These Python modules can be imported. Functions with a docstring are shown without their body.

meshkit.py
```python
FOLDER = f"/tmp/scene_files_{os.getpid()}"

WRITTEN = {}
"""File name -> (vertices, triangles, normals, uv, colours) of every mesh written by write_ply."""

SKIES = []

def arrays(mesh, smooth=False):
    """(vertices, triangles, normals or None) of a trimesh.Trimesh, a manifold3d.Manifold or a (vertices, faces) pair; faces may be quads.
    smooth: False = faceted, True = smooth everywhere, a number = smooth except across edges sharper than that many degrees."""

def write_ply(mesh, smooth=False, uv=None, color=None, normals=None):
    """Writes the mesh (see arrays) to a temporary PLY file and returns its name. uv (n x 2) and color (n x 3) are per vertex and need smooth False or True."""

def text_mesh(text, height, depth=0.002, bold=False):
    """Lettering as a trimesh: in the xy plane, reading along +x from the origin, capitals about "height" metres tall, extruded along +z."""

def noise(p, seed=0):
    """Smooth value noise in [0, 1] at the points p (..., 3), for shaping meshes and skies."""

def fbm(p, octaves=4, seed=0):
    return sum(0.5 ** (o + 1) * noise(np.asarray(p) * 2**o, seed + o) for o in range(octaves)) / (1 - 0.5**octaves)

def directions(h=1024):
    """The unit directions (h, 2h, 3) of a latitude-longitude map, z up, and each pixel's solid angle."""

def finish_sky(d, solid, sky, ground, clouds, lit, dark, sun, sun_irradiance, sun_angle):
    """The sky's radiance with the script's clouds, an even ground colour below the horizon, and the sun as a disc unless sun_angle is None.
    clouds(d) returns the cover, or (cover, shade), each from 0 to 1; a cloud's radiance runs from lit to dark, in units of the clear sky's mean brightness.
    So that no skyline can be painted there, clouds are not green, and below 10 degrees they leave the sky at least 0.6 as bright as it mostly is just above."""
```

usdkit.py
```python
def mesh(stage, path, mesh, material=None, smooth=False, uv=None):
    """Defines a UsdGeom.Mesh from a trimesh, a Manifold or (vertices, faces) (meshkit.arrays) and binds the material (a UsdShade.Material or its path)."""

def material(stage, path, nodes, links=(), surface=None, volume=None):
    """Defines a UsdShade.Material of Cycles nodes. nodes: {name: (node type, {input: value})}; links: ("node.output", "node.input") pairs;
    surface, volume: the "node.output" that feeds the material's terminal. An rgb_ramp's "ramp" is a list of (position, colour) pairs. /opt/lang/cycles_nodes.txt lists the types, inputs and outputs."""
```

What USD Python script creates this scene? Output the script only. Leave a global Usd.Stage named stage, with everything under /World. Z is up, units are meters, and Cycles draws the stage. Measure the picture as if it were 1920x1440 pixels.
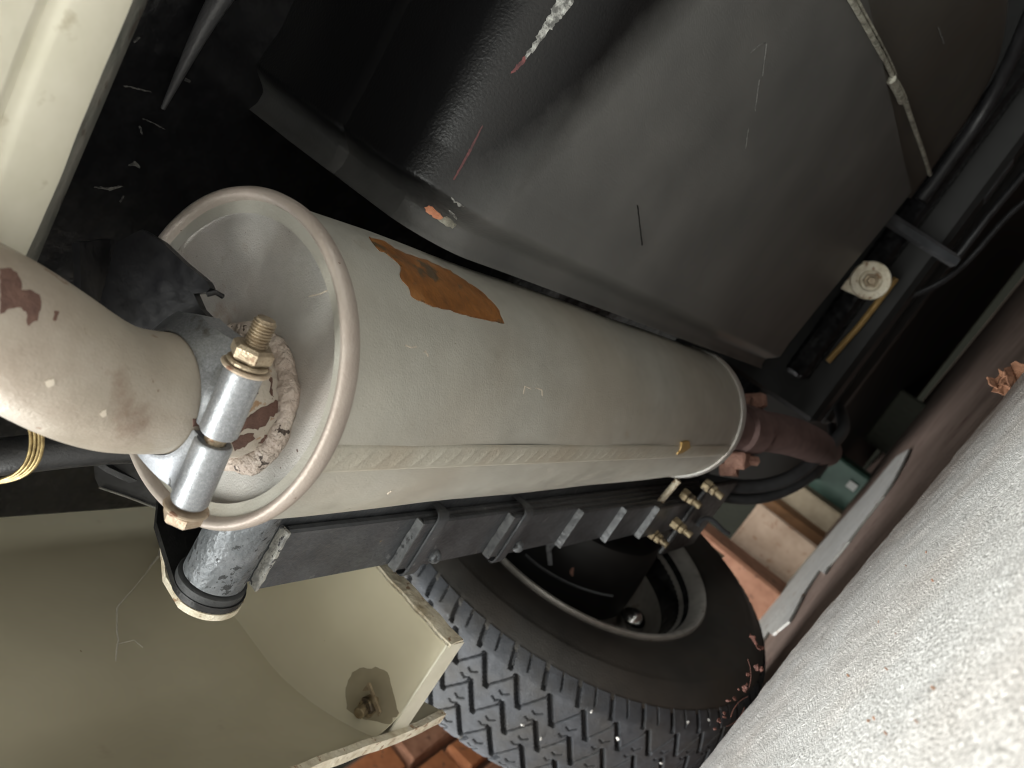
import math, numpy as np, trimesh, usdkit, meshkit
from pxr import Usd, UsdGeom, UsdLux, UsdShade, Gf, Sdf, Vt
from scipy.spatial import Delaunay
from scipy.interpolate import CubicSpline
from shapely.geometry import Polygon, Point
import shapely

rng = np.random.default_rng(7)
stage = Usd.Stage.CreateInMemory()
UsdGeom.SetStageUpAxis(stage, UsdGeom.Tokens.z)
UsdGeom.SetStageMetersPerUnit(stage, 1.0)
W = UsdGeom.Xform.Define(stage, '/World')
stage.SetDefaultPrim(W.GetPrim())
UsdGeom.Scope.Define(stage, '/World/Looks')

# ---------------------------------------------------------------- camera
FPX = 1442.0                                # focal length in pixels of the 1920 px wide photograph
CAMH = 0.09                                 # lens height over the lower floor
upc = np.array([-.719, -.585, .375]); upc /= np.linalg.norm(upc)      # world up seen from the camera (x right, y down, z ahead)
fwd = np.array([0, 0, 1.]) - upc[2] * upc; fwd /= np.linalg.norm(fwd)
rgt = np.cross(fwd, upc)
M = np.stack([rgt, fwd, upc])               # camera -> world
CAM = np.array([0, 0, CAMH])
def cw(c): return np.asarray(c, float) @ M.T + CAM
def ray(px, py): return np.array([(px - 960) / FPX, (py - 720) / FPX, 1.0])
def P(px, py, d): return cw(ray(px, py) * d)
# the car's own axes: forward, right, up
A_ = np.array([.509, .0685, .858]); A_ /= np.linalg.norm(A_)
R_ = np.array([.514, -.825, -.239]); R_ -= A_ * (R_ @ A_); R_ /= np.linalg.norm(R_)
U_ = np.cross(R_, A_); U_ = -U_ if U_ @ upc < 0 else U_
CA, CR, CU = M @ A_, M @ R_, M @ U_         # in the world
def Q(a, r, u): return CAM + np.multiply.outer(a, CA) + np.multiply.outer(r, CR) + np.multiply.outer(u, CU)

cam = UsdGeom.Camera.Define(stage, '/World/camera')
X, Y, Z = M @ [1, 0, 0], M @ [0, -1, 0], M @ [0, 0, -1]
cam.AddTransformOp().Set(Gf.Matrix4d(*X, 0, *Y, 0, *Z, 0, *CAM, 1))
cam.CreateHorizontalApertureAttr(36.0); cam.CreateVerticalApertureAttr(27.0)
cam.CreateFocalLengthAttr(FPX / 1920 * 36)
cam.CreateClippingRangeAttr(Gf.Vec2f(.01, 100))
cam.CreateFStopAttr(13.0); cam.CreateFocusDistanceAttr(.40)
cam.CreateExposureAttr(-0.6)

def rect_light(name, pos, target, w, h, inten, col):
    l = UsdLux.RectLight.Define(stage, '/World/' + name)
    l.CreateWidthAttr(w); l.CreateHeightAttr(h); l.CreateIntensityAttr(inten); l.CreateColorAttr(Gf.Vec3f(*col))
    z = np.array(pos, float) - np.array(target, float); z /= np.linalg.norm(z)
    x = np.cross([0, 0, 1], z); x /= np.linalg.norm(x); y = np.cross(z, x)
    l.AddTransformOp().Set(Gf.Matrix4d(*x, 0, *y, 0, *z, 0, *map(float, pos), 1))
    return l
# daylight through the open doorway behind and to the left, plus added fills
rect_light('doorway_light', (-.2, -1.8, 2.3), (.15, -.15, 0), 3.6, 2.0, 16, (.98, 1, .95))
rect_light('low_doorway_light', (-1.7, -1.8, .32), (0, .4, .2), 1.8, .55, 24.0, (.98, 1, .95))
rect_light('low_side_fill', (-2.0, -.2, .21), (0, .4, .22), 2.6, .36, 30.0, (.98, 1, .96))  # unseen low fill, added to lift the far barrel and the spring
rect_light('side_doorway_light', (-2.7, 1.5, 1.2), (0, 1.4, .1), 3.2, 1.3, 22.0, (.97, .99, 1))
rect_light('right_fill_light', (3.2, -1.1, .85), (.35, .4, 0), 1.8, .9, 9.0, (.98, 1, .96))  # unseen fill added on the right to brighten slab and dark corners

# ---------------------------------------------------------------- object helpers
used = {}
def uname(parent, name):
    k = (parent, name); n = used.get(k, 0); used[k] = n + 1
    return name if n == 0 else f'{name}_{n:03d}'
def setd(prim, **kw):
    for k, v in kw.items():
        if v: prim.SetCustomDataByKey(k, v)
locs = {'/World': np.zeros(3)}
def thing(name, label, cat, loc, group=None):
    p = '/World/' + uname('/World', name)
    x = UsdGeom.Xform.Define(stage, p); x.AddTranslateOp().Set(Gf.Vec3d(*map(float, loc)))
    locs[p] = np.array(loc, float); setd(x.GetPrim(), label=label, category=cat, group=group)
    return p
world_mesh = {}
def obj(name, mesh, mat, parent='/World', smooth=40, label=None, cat=None, group=None, kind=None):
    p = parent + '/' + uname(parent, name)
    root = '/' + '/'.join(p.split('/')[1:3]); off = locs.get(root, np.zeros(3)) if parent != '/World' else np.zeros(3)
    if isinstance(mesh, list): mesh = trimesh.util.concatenate(mesh)
    world_mesh[p] = mesh
    m2 = trimesh.Trimesh(np.array(mesh.vertices) - off, np.array(mesh.faces), process=False)
    pr = usdkit.mesh(stage, p, m2, mats[mat], smooth=smooth)
    pr.CreateDoubleSidedAttr(True)
    setd(pr.GetPrim(), label=label, category=cat, group=group, kind=kind)
    return p

# ---------------------------------------------------------------- materials
mats = {}
def pm(name, cols, scale=30., detail=6., rough=.5, metal=0., bump=None, rvar=0., spots=None, spec=.5, coat=0., stretch=None, tint=None):
    """cols: ramp of a noise; bump: list of (scale, distance); spots: list of (scale, threshold, width, colour, noise detail); tint: low-frequency second colour (scale, colour, amount)"""
    n = {'g': ('geometry', {}), 'p': ('principled_bsdf', {'roughness': rough, 'metallic': metal, 'specular_ior_level': spec, 'coat_weight': coat, 'coat_roughness': .08})}
    L = []
    vec = 'g.position'
    if stretch is not None:
        n['mp'] = ('mapping', {'rotation': stretch[0], 'scale': stretch[1]}); L.append(('g.position', 'mp.vector')); vec = 'mp.vector'
    n['n'] = ('noise_texture', {'scale': scale, 'detail': detail, 'roughness': .62}); L.append((vec, 'n.vector'))
    n['r'] = ('rgb_ramp', {'ramp': cols}); L.append(('n.fac', 'r.fac'))
    out = 'r.color'
    if tint:
        n['tn'] = ('noise_texture', {'scale': tint[0], 'detail': 4.}); L.append(('g.position', 'tn.vector'))
        n['tr'] = ('map_range', {'from_min': .42, 'from_max': .68, 'to_min': 0., 'to_max': tint[2], 'clamp': True}); L.append(('tn.fac', 'tr.value'))
        n['tm'] = ('mix_color', {'blend_type': 'mix', 'b': tint[1]}); L += [(out, 'tm.a'), ('tr.result', 'tm.fac')]; out = 'tm.result'
    for i, (sc, th, wd, col, det) in enumerate(spots or []):
        n[f'sn{i}'] = ('noise_texture', {'scale': sc, 'detail': det, 'roughness': .6}); L.append((vec, f'sn{i}.vector'))
        n[f'sr{i}'] = ('map_range', {'from_min': th, 'from_max': th + wd, 'to_min': 0., 'to_max': 1., 'clamp': True}); L.append((f'sn{i}.fac', f'sr{i}.value'))
        n[f'sm{i}'] = ('mix_color', {'blend_type': 'mix', 'b': col}); L += [(out, f'sm{i}.a'), (f'sr{i}.result', f'sm{i}.fac')]; out = f'sm{i}.result'
    L.append((out, 'p.base_color'))
    if rvar:
        n['rr'] = ('map_range', {'from_min': .3, 'from_max': .7, 'to_min': rough - rvar, 'to_max': rough + rvar, 'clamp': True})
        n['rn'] = ('noise_texture', {'scale': scale * 2.3, 'detail': 5.}); L += [('g.position', 'rn.vector'), ('rn.fac', 'rr.value'), ('rr.result', 'p.roughness')]
    prev = None
    for i, (sc, dist) in enumerate(bump or []):
        n[f'bn{i}'] = ('noise_texture', {'scale': sc, 'detail': 3.}); L.append((vec, f'bn{i}.vector'))
        n[f'b{i}'] = ('bump', {'distance': dist, 'strength': 1.}); L.append((f'bn{i}.fac', f'b{i}.height'))
        if prev: L.append((prev, f'b{i}.normal'))
        prev = f'b{i}.normal'
    if prev: L.append((prev, 'p.normal'))
    mats[name] = usdkit.material(stage, '/World/Looks/' + name, n, L, surface='p.BSDF')

pm('silencer_paint', [(.3, (.385, .37, .325)), (.5, (.42, .407, .36)), (.7, (.455, .443, .395))], 26, rough=.42, metal=.35, rvar=.08, bump=[(900, .00018), (60, .0004)],
   spots=[(170, .775, .02, (.20, .17, .13), 2), (34, .66, .10, (.36, .31, .245), 6)], tint=(9, (.385, .335, .265), .45))
pm('silencer_end_paint', [(.3, (.40, .39, .365)), (.6, (.50, .49, .47))], 24, rough=.38, metal=.35, rvar=.08, bump=[(1300, .0003), (80, .0003)],
   spots=[(200, .735, .02, (.10, .06, .045), 2), (30, .64, .10, (.33, .27, .22), 6)], tint=(14, (.33, .255, .205), .5))
pm('silencer_rim_paint', [(.3, (.30, .245, .21)), (.55, (.385, .335, .295)), (.75, (.47, .44, .40))], 14, rough=.45, metal=.3, rvar=.08, bump=[(700, .0002)],
   spots=[(150, .71, .02, (.15, .10, .075), 3), (240, .76, .02, (.56, .51, .45), 3)])
pm('seam_paint', [(.3, (.37, .345, .285)), (.7, (.44, .42, .36))], 60, rough=.42, metal=.3, bump=[(700, .0003)], tint=(30, (.34, .285, .215), .6))
pm('pipe_paint', [(.28, (.235, .19, .15)), (.5, (.315, .27, .222)), (.72, (.385, .345, .295))], 24, rough=.46, metal=.2, rvar=.1, bump=[(900, .0002), (45, .0009)],
   spots=[(130, .69, .03, (.20, .135, .095), 3), (95, .74, .03, (.50, .40, .30), 3), (28, .62, .10, (.22, .165, .125), 6)], tint=(16, (.30, .27, .215), .6))
pm('spigot_paint', [(.3, (.40, .35, .29)), (.7, (.52, .48, .42))], 60, rough=.55, metal=.1, bump=[(300, .0008)], spots=[(90, .60, .04, (.33, .21, .12), 4), (400, .70, .02, (.06, .04, .03), 2)])
pm('weld_paint', [(.3, (.38, .30, .25)), (.7, (.55, .48, .42))], 90, rough=.5, metal=.1, bump=[(260, .0025), (900, .0006)], spots=[(170, .63, .02, (.07, .05, .04), 3)])
pm('bare_rust', [(.3, (.070, .034, .026)), (.7, (.14, .075, .056))], 160, rough=.75, bump=[(700, .0006)])
pm('paint_chip', [(.3, (.44, .38, .31)), (.7, (.54, .48, .40))], 160, rough=.6)
pm('galvanised', [(.3, (.22, .228, .242)), (.5, (.265, .275, .29)), (.7, (.33, .34, .36))], 900, detail=2, rough=.36, metal=.75, rvar=.06, bump=[(2000, .00015)], spots=[(60, .64, .08, (.15, .14, .13), 5), (300, .72, .02, (.45, .46, .48), 2)])
pm('zinc_bolt', [(.3, (.20, .15, .10)), (.7, (.40, .33, .235))], 180, rough=.42, metal=.7, rvar=.12, bump=[(900, .0004)], spots=[(120, .60, .06, (.15, .085, .05), 4)])
pm('dull_washer', [(.3, (.30, .22, .15)), (.7, (.46, .38, .29))], 160, rough=.5, metal=.4, bump=[(900, .0003)], spots=[(150, .6, .06, (.20, .11, .07), 4)])
pm('gloss_black', [(.3, (.006, .006, .007)), (.7, (.011, .011, .012))], 40, rough=.22, rvar=.08, bump=[(18, .004), (500, .00015)], spots=[(60, .74, .03, (.05, .045, .04), 4)])
pm('bracket_black', [(.3, (.006, .006, .007)), (.7, (.013, .013, .015))], 60, rough=.40, rvar=.12, bump=[(120, .0005)], spots=[(150, .73, .03, (.12, .12, .12), 4)])
pm('satin_black', [(.3, (.010, .010, .011)), (.7, (.022, .022, .024))], 60, rough=.45, rvar=.12, bump=[(600, .0003)], spots=[(200, .72, .03, (.10, .10, .10), 4)])
pm('underseal_black', [(.3, (.038, .038, .0385)), (.7, (.058, .057, .056))], 14, rough=.40, rvar=.06, spec=.6, bump=[(700, .0009), (1900, .0005), (25, .0015)],
   spots=[(1500, .735, .02, (.16, .155, .14), 2)], tint=(7, (.045, .038, .031), .5))
pm('tank_brown', [(.3, (.062, .059, .052)), (.7, (.092, .087, .076))], 16, rough=.5, bump=[(600, .0004)], tint=(12, (.07, .055, .04), .4))
pm('spring_black', [(.3, (.040, .043, .048)), (.7, (.085, .09, .098))], 35, rough=.42, metal=.1, rvar=.1, bump=[(300, .0006)], spots=[(110, .66, .03, (.15, .15, .155), 4), (160, .75, .02, (.26, .19, .09), 3)])
pm('spring_eye', [(.3, (.09, .10, .11)), (.7, (.20, .21, .225))], 60, rough=.45, metal=.3, rvar=.1, bump=[(250, .0012)], spots=[(180, .57, .03, (.035, .037, .04), 5)])
pm('leaf_end', [(.3, (.20, .20, .195)), (.7, (.46, .45, .41))], 140, rough=.6, bump=[(400, .0015)], spots=[(230, .58, .04, (.07, .07, .075), 4)])
pm('cream_paint', [(.3, (.56, .515, .385)), (.7, (.61, .565, .43))], 12, rough=.36, rvar=.06, spec=.45, bump=[(14, .0015)], spots=[(120, .75, .03, (.33, .27, .18), 4), (20, .66, .1, (.48, .42, .30), 5)], tint=(7, (.50, .45, .32), .5))
pm('cream_edge', [(.3, (.44, .36, .24)), (.5, (.66, .60, .47)), (.7, (.74, .69, .57))], 70, rough=.5, bump=[(250, .0015)], spots=[(120, .60, .05, (.30, .19, .11), 4)])
pm('cream_clean', [(.3, (.60, .575, .46)), (.7, (.68, .65, .545))], 40, rough=.4, rvar=.05, bump=[(16, .001)], spots=[(60, .66, .1, (.48, .44, .33), 4), (26, .68, .06, (.50, .46, .36), 5)])
pm('primer_edge', [(.3, (.11, .115, .10)), (.7, (.21, .20, .175))], 60, rough=.6, bump=[(200, .001)], spots=[(90, .6, .05, (.09, .07, .055), 4)])
pm('rubber', [(.3, (.034, .032, .030)), (.7, (.055, .051, .046))], 30, rough=.55, bump=[(500, .0004)], tint=(10, (.060, .046, .034), .5))
pm('tread_rubber', [(.3, (.029, .031, .036)), (.7, (.056, .059, .067))], 60, rough=.68, spec=.3, bump=[(700, .0006)], spots=[(240, .68, .03, (.095, .098, .105), 4)], tint=(25, (.044, .039, .033), .6))
pm('bush_rubber', [(.3, (.03, .031, .033)), (.7, (.05, .052, .055))], 80, rough=.6, bump=[(500, .0004)])
pm('rim_metal', [(.3, (.42, .40, .37)), (.7, (.60, .58, .54))], 40, rough=.38, metal=.3, rvar=.1, spots=[(40, .62, .1, (.22, .14, .095), 4)])
pm('chrome', [(.3, (.7, .7, .7)), (.7, (.8, .8, .8))], 40, rough=.12, metal=1.)
pm('matt_black', [(.3, (.004, .004, .004)), (.7, (.008, .008, .008))], 40, rough=.6)
pm('rusty_pipe', [(.3, (.075, .042, .038)), (.7, (.135, .082, .074))], 50, rough=.75, bump=[(400, .0008)])
pm('rusty_lug', [(.3, (.20, .10, .075)), (.7, (.34, .19, .14))], 110, rough=.75, bump=[(300, .002)])
pm('brass', [(.3, (.15, .11, .06)), (.7, (.30, .24, .15))], 160, rough=.5, metal=.5, bump=[(300, .001)], spots=[(90, .56, .05, (.08, .06, .04), 4)])
pm('spring_end', [(.3, (.08, .083, .088)), (.7, (.15, .155, .16))], 120, rough=.55, bump=[(300, .001)], spots=[(180, .6, .05, (.04, .042, .045), 4)])
pm('gold_wire', [(.3, (.13, .09, .04)), (.7, (.40, .31, .15))], 300, rough=.3, metal=.8)
pm('painted_sheen', [(.3, (.045, .045, .047)), (.7, (.075, .075, .078))], 30, rough=.33, bump=[(500, .0003)])  # lighter grey stands in for the reflection along the panel fold
pm('ochre_pipe', [(.3, (.26, .16, .05)), (.7, (.36, .23, .08))], 60, rough=.5)
pm('label_paper', [(.25, (.085, .035, .012)), (.45, (.20, .078, .020)), (.6, (.27, .11, .03)), (.78, (.34, .17, .065))], 60, detail=8, rough=.40, metal=.2, bump=[(120, .0012)], spots=[(50, .56, .06, (.085, .058, .032), 5)])
pm('label_scrap', [(.3, (.13, .105, .075)), (.7, (.17, .14, .10))], 70, rough=.5)
pm('white_scratch', [(.40, (.09, .09, .085)), (.52, (.27, .27, .255)), (.7, (.46, .47, .44))], 300, rough=.7, bump=[(500, .001)])
pm('faint_scratch', [(.40, (.08, .08, .078)), (.6, (.20, .20, .19))], 500, rough=.7)
pm('red_scratch', [(.35, (.045, .012, .014)), (.6, (.14, .035, .035))], 260, rough=.6)
pm('orange_scuff', [(.3, (.60, .20, .10)), (.7, (.75, .36, .22))], 300, rough=.6)
pm('pale_seam', [(.3, (.10, .10, .085)), (.5, (.30, .29, .24)), (.7, (.48, .47, .40))], 140, rough=.6, bump=[(400, .001)])
pm('lower_floor', [(.3, (.19, .125, .095)), (.7, (.30, .215, .175))], 9, rough=.8, bump=[(150, .002)], spots=[(60, .66, .05, (.36, .28, .23), 4), (14, .58, .1, (.15, .075, .058), 5)])
pm('kerb_paint', [(.3, (.44, .43, .40)), (.7, (.60, .585, .55))], 16, rough=.75, bump=[(120, .002)], spots=[(40, .63, .03, (.30, .20, .15), 4)])
pm('pale_brick', [(.3, (.27, .185, .13)), (.7, (.42, .31, .235))], 14, rough=.8, bump=[(100, .002)], spots=[(30, .58, .08, (.25, .145, .09), 4)])
pm('orange_brick', [(.3, (.20, .085, .048)), (.7, (.32, .16, .10))], 22, rough=.8, bump=[(100, .002)], spots=[(40, .6, .08, (.12, .055, .035), 5)])
pm('red_brick', [(.3, (.25, .085, .032)), (.7, (.38, .145, .06))], 30, rough=.75, bump=[(150, .002)], spots=[(40, .6, .08, (.11, .05, .03), 5)])
pm('mortar', [(.3, (.10, .05, .032)), (.7, (.17, .09, .06))], 60, rough=.9, bump=[(200, .004)])
pm('timber', [(.3, (.28, .22, .15)), (.7, (.38, .31, .22))], 30, rough=.7)
pm('dark_timber', [(.3, (.16, .075, .03)), (.7, (.25, .12, .05))], 30, rough=.7)
pm('green_plastic', [(.3, (.045, .10, .075)), (.7, (.065, .13, .10))], 30, rough=.5)
pm('pale_card', [(.3, (.6, .6, .58)), (.7, (.7, .7, .68))], 30, rough=.6)
pm('olive_wall', [(.3, (.014, .015, .009)), (.7, (.022, .023, .015))], 4, rough=.9, bump=[(60, .004)])
pm('leaf_litter', [(.3, (.26, .09, .05)), (.7, (.50, .24, .14))], 120, rough=.8)
pm('crumbs', [(.3, (.12, .06, .035)), (.7, (.25, .15, .10))], 120, rough=.8)
pm('red_litter', [(.3, (.06, .020, .014)), (.7, (.15, .055, .038))], 120, rough=.8)
pm('crumpled_leaf', [(.3, (.15, .065, .035)), (.7, (.33, .16, .09))], 90, rough=.8, bump=[(200, .002)])
pm('scuff_grey', [(.4, (.03, .03, .03)), (.6, (.14, .135, .125))], 400, rough=.6)
pm('grit', [(.3, (.5, .49, .47)), (.7, (.75, .73, .70))], 300, rough=.6)
pm('cobweb', [(.3, (.6, .57, .5)), (.7, (.75, .72, .65))], 300, rough=.8)
# fuel tank: shaded black end and lit, speckled grey bottom painted into the colour
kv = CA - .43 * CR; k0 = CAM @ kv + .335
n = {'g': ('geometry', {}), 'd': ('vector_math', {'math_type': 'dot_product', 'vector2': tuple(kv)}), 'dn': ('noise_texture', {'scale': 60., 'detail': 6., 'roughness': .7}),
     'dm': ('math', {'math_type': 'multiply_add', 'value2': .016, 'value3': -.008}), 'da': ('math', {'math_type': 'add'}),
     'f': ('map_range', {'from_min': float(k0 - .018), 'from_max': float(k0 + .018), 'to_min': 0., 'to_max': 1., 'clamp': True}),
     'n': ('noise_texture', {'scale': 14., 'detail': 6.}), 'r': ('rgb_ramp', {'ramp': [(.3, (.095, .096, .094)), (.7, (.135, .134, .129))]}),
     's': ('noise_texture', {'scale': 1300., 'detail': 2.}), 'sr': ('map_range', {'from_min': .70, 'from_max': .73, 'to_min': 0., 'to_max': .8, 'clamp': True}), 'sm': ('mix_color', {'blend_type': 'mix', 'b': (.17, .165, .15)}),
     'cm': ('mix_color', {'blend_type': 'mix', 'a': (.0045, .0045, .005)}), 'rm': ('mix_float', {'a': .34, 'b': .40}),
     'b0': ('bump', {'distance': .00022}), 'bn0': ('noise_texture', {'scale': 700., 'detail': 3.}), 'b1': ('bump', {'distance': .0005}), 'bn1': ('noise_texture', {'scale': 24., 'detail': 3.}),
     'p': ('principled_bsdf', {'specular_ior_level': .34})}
mats['tank_painted_light'] = usdkit.material(stage, '/World/Looks/tank_painted_light', n, [('g.position', 'd.vector1'), ('g.position', 'dn.vector'), ('dn.fac', 'dm.value1'), ('d.value', 'da.value1'), ('dm.value', 'da.value2'), ('da.value', 'f.value'), ('g.position', 'n.vector'), ('n.fac', 'r.fac'),
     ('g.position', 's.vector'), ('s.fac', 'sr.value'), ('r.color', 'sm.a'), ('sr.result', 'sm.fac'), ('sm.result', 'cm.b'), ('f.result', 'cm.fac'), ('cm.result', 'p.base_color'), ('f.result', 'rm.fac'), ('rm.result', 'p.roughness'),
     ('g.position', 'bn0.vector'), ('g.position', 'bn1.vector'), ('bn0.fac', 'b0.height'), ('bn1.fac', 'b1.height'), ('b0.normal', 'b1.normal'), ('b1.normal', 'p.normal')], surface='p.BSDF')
# the rough silvery floor slab: pale cement full of small bright and dark grains, brown dirt along its far edge
ZS = CAMH - .055
def floor_pt(px, py, z):
    d = ray(px, py) @ M.T
    return CAM + d * ((z - CAMH) / d[2])
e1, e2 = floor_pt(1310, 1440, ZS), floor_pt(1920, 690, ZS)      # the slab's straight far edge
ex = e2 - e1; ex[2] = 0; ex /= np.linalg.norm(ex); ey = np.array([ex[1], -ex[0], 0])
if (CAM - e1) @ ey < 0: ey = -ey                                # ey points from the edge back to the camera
n = {'g': ('geometry', {}),
     'n': ('noise_texture', {'scale': 1000., 'detail': 3., 'roughness': .7}),
     'r': ('rgb_ramp', {'ramp': [(.36, (.15, .145, .135)), (.45, (.40, .39, .375)), (.53, (.54, .53, .515)), (.61, (.80, .79, .77))]}),
     'n2': ('noise_texture', {'scale': 7., 'detail': 4.}), 'm2': ('map_range', {'from_min': .42, 'from_max': .68, 'to_min': 0., 'to_max': .7, 'clamp': True}),
     'mx': ('mix_color', {'blend_type': 'multiply', 'b': (.88, .80, .75)}),
     'n3': ('noise_texture', {'scale': 150., 'detail': 3.}), 'm3': ('map_range', {'from_min': .73, 'from_max': .76, 'clamp': True, 'to_min': 0., 'to_max': .7}),
     'mx3': ('mix_color', {'blend_type': 'mix', 'b': (.22, .15, .11)}),
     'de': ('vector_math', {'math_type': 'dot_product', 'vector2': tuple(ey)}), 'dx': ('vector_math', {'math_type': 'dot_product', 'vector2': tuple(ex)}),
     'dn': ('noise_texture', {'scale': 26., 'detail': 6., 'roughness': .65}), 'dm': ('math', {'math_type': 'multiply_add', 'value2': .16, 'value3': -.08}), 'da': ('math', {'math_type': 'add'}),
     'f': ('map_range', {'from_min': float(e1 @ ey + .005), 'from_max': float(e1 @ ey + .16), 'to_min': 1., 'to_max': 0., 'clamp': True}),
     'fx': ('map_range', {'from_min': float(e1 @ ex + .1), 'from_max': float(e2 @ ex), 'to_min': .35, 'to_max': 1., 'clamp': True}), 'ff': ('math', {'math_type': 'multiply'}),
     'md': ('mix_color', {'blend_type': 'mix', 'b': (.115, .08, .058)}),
     'b': ('bump', {'distance': .0009, 'strength': 1.}), 'bn': ('noise_texture', {'scale': 800., 'detail': 2.}),
     'p': ('principled_bsdf', {'roughness': .65, 'specular_ior_level': .3})}
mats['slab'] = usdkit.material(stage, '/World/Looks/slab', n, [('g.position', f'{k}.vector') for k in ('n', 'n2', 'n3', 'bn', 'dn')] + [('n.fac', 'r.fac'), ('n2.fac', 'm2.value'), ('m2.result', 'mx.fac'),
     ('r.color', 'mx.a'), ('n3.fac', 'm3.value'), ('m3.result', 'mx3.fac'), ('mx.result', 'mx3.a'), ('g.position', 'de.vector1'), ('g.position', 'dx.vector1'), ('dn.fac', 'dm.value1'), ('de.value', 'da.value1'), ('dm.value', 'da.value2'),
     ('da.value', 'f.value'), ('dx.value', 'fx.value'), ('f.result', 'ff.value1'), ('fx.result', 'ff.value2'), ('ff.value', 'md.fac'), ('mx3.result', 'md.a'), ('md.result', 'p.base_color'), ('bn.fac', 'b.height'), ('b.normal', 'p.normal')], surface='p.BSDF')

# ---------------------------------------------------------------- shape helpers
def frame(d):
    d = np.asarray(d, float); d = d / np.linalg.norm(d)
    u = np.cross(d, [0, 0, 1.] if abs(d[2]) < .9 else [1., 0, 0]); u /= np.linalg.norm(u)
    return d, u, np.cross(d, u)
def grid_faces(nu, nv, wrap_u=False, flip=False):
    i = np.arange(nu if wrap_u else nu - 1); j = np.arange(nv - 1)
    I, J = np.meshgrid(i, j, indexing='ij'); I2 = (I + 1) % nu
    q = np.stack([I * nv + J, I2 * nv + J, I2 * nv + J + 1, I * nv + J + 1], -1).reshape(-1, 4)
    if flip: q = q[:, ::-1]
    return np.vstack([q[:, [0, 1, 2]], q[:, [0, 2, 3]]])
def tm(v, f): return trimesh.Trimesh(np.asarray(v, float), np.asarray(f), process=False)
def fixn(m):
    m.merge_vertices(); trimesh.repair.fix_normals(m); return m
def lathe(o, d, prof, n=64, u=None, arc=None):
    """prof: (distance along d, radius) pairs"""
    d, u0, v0 = frame(d)
    if u is not None: u0 = u - d * (u @ d); u0 /= np.linalg.norm(u0); v0 = np.cross(d, u0)
    t = np.linspace(0, 2 * np.pi, n, endpoint=False) if arc is None else np.linspace(*arc, n)
    prof = np.asarray(prof, float)
    v = o + prof[None, :, :1] * d + prof[None, :, 1:] * (np.cos(t)[:, None, None] * u0 + np.sin(t)[:, None, None] * v0)
    return fixn(tm(v.reshape(-1, 3), grid_faces(n, len(prof), arc is None)))
def spline(pts, n=40):
    pts = np.asarray(pts, float); s = np.r_[0, np.cumsum(np.linalg.norm(np.diff(pts, axis=0), axis=1))]
    return CubicSpline(s, pts)(np.linspace(0, s[-1], n))
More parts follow.
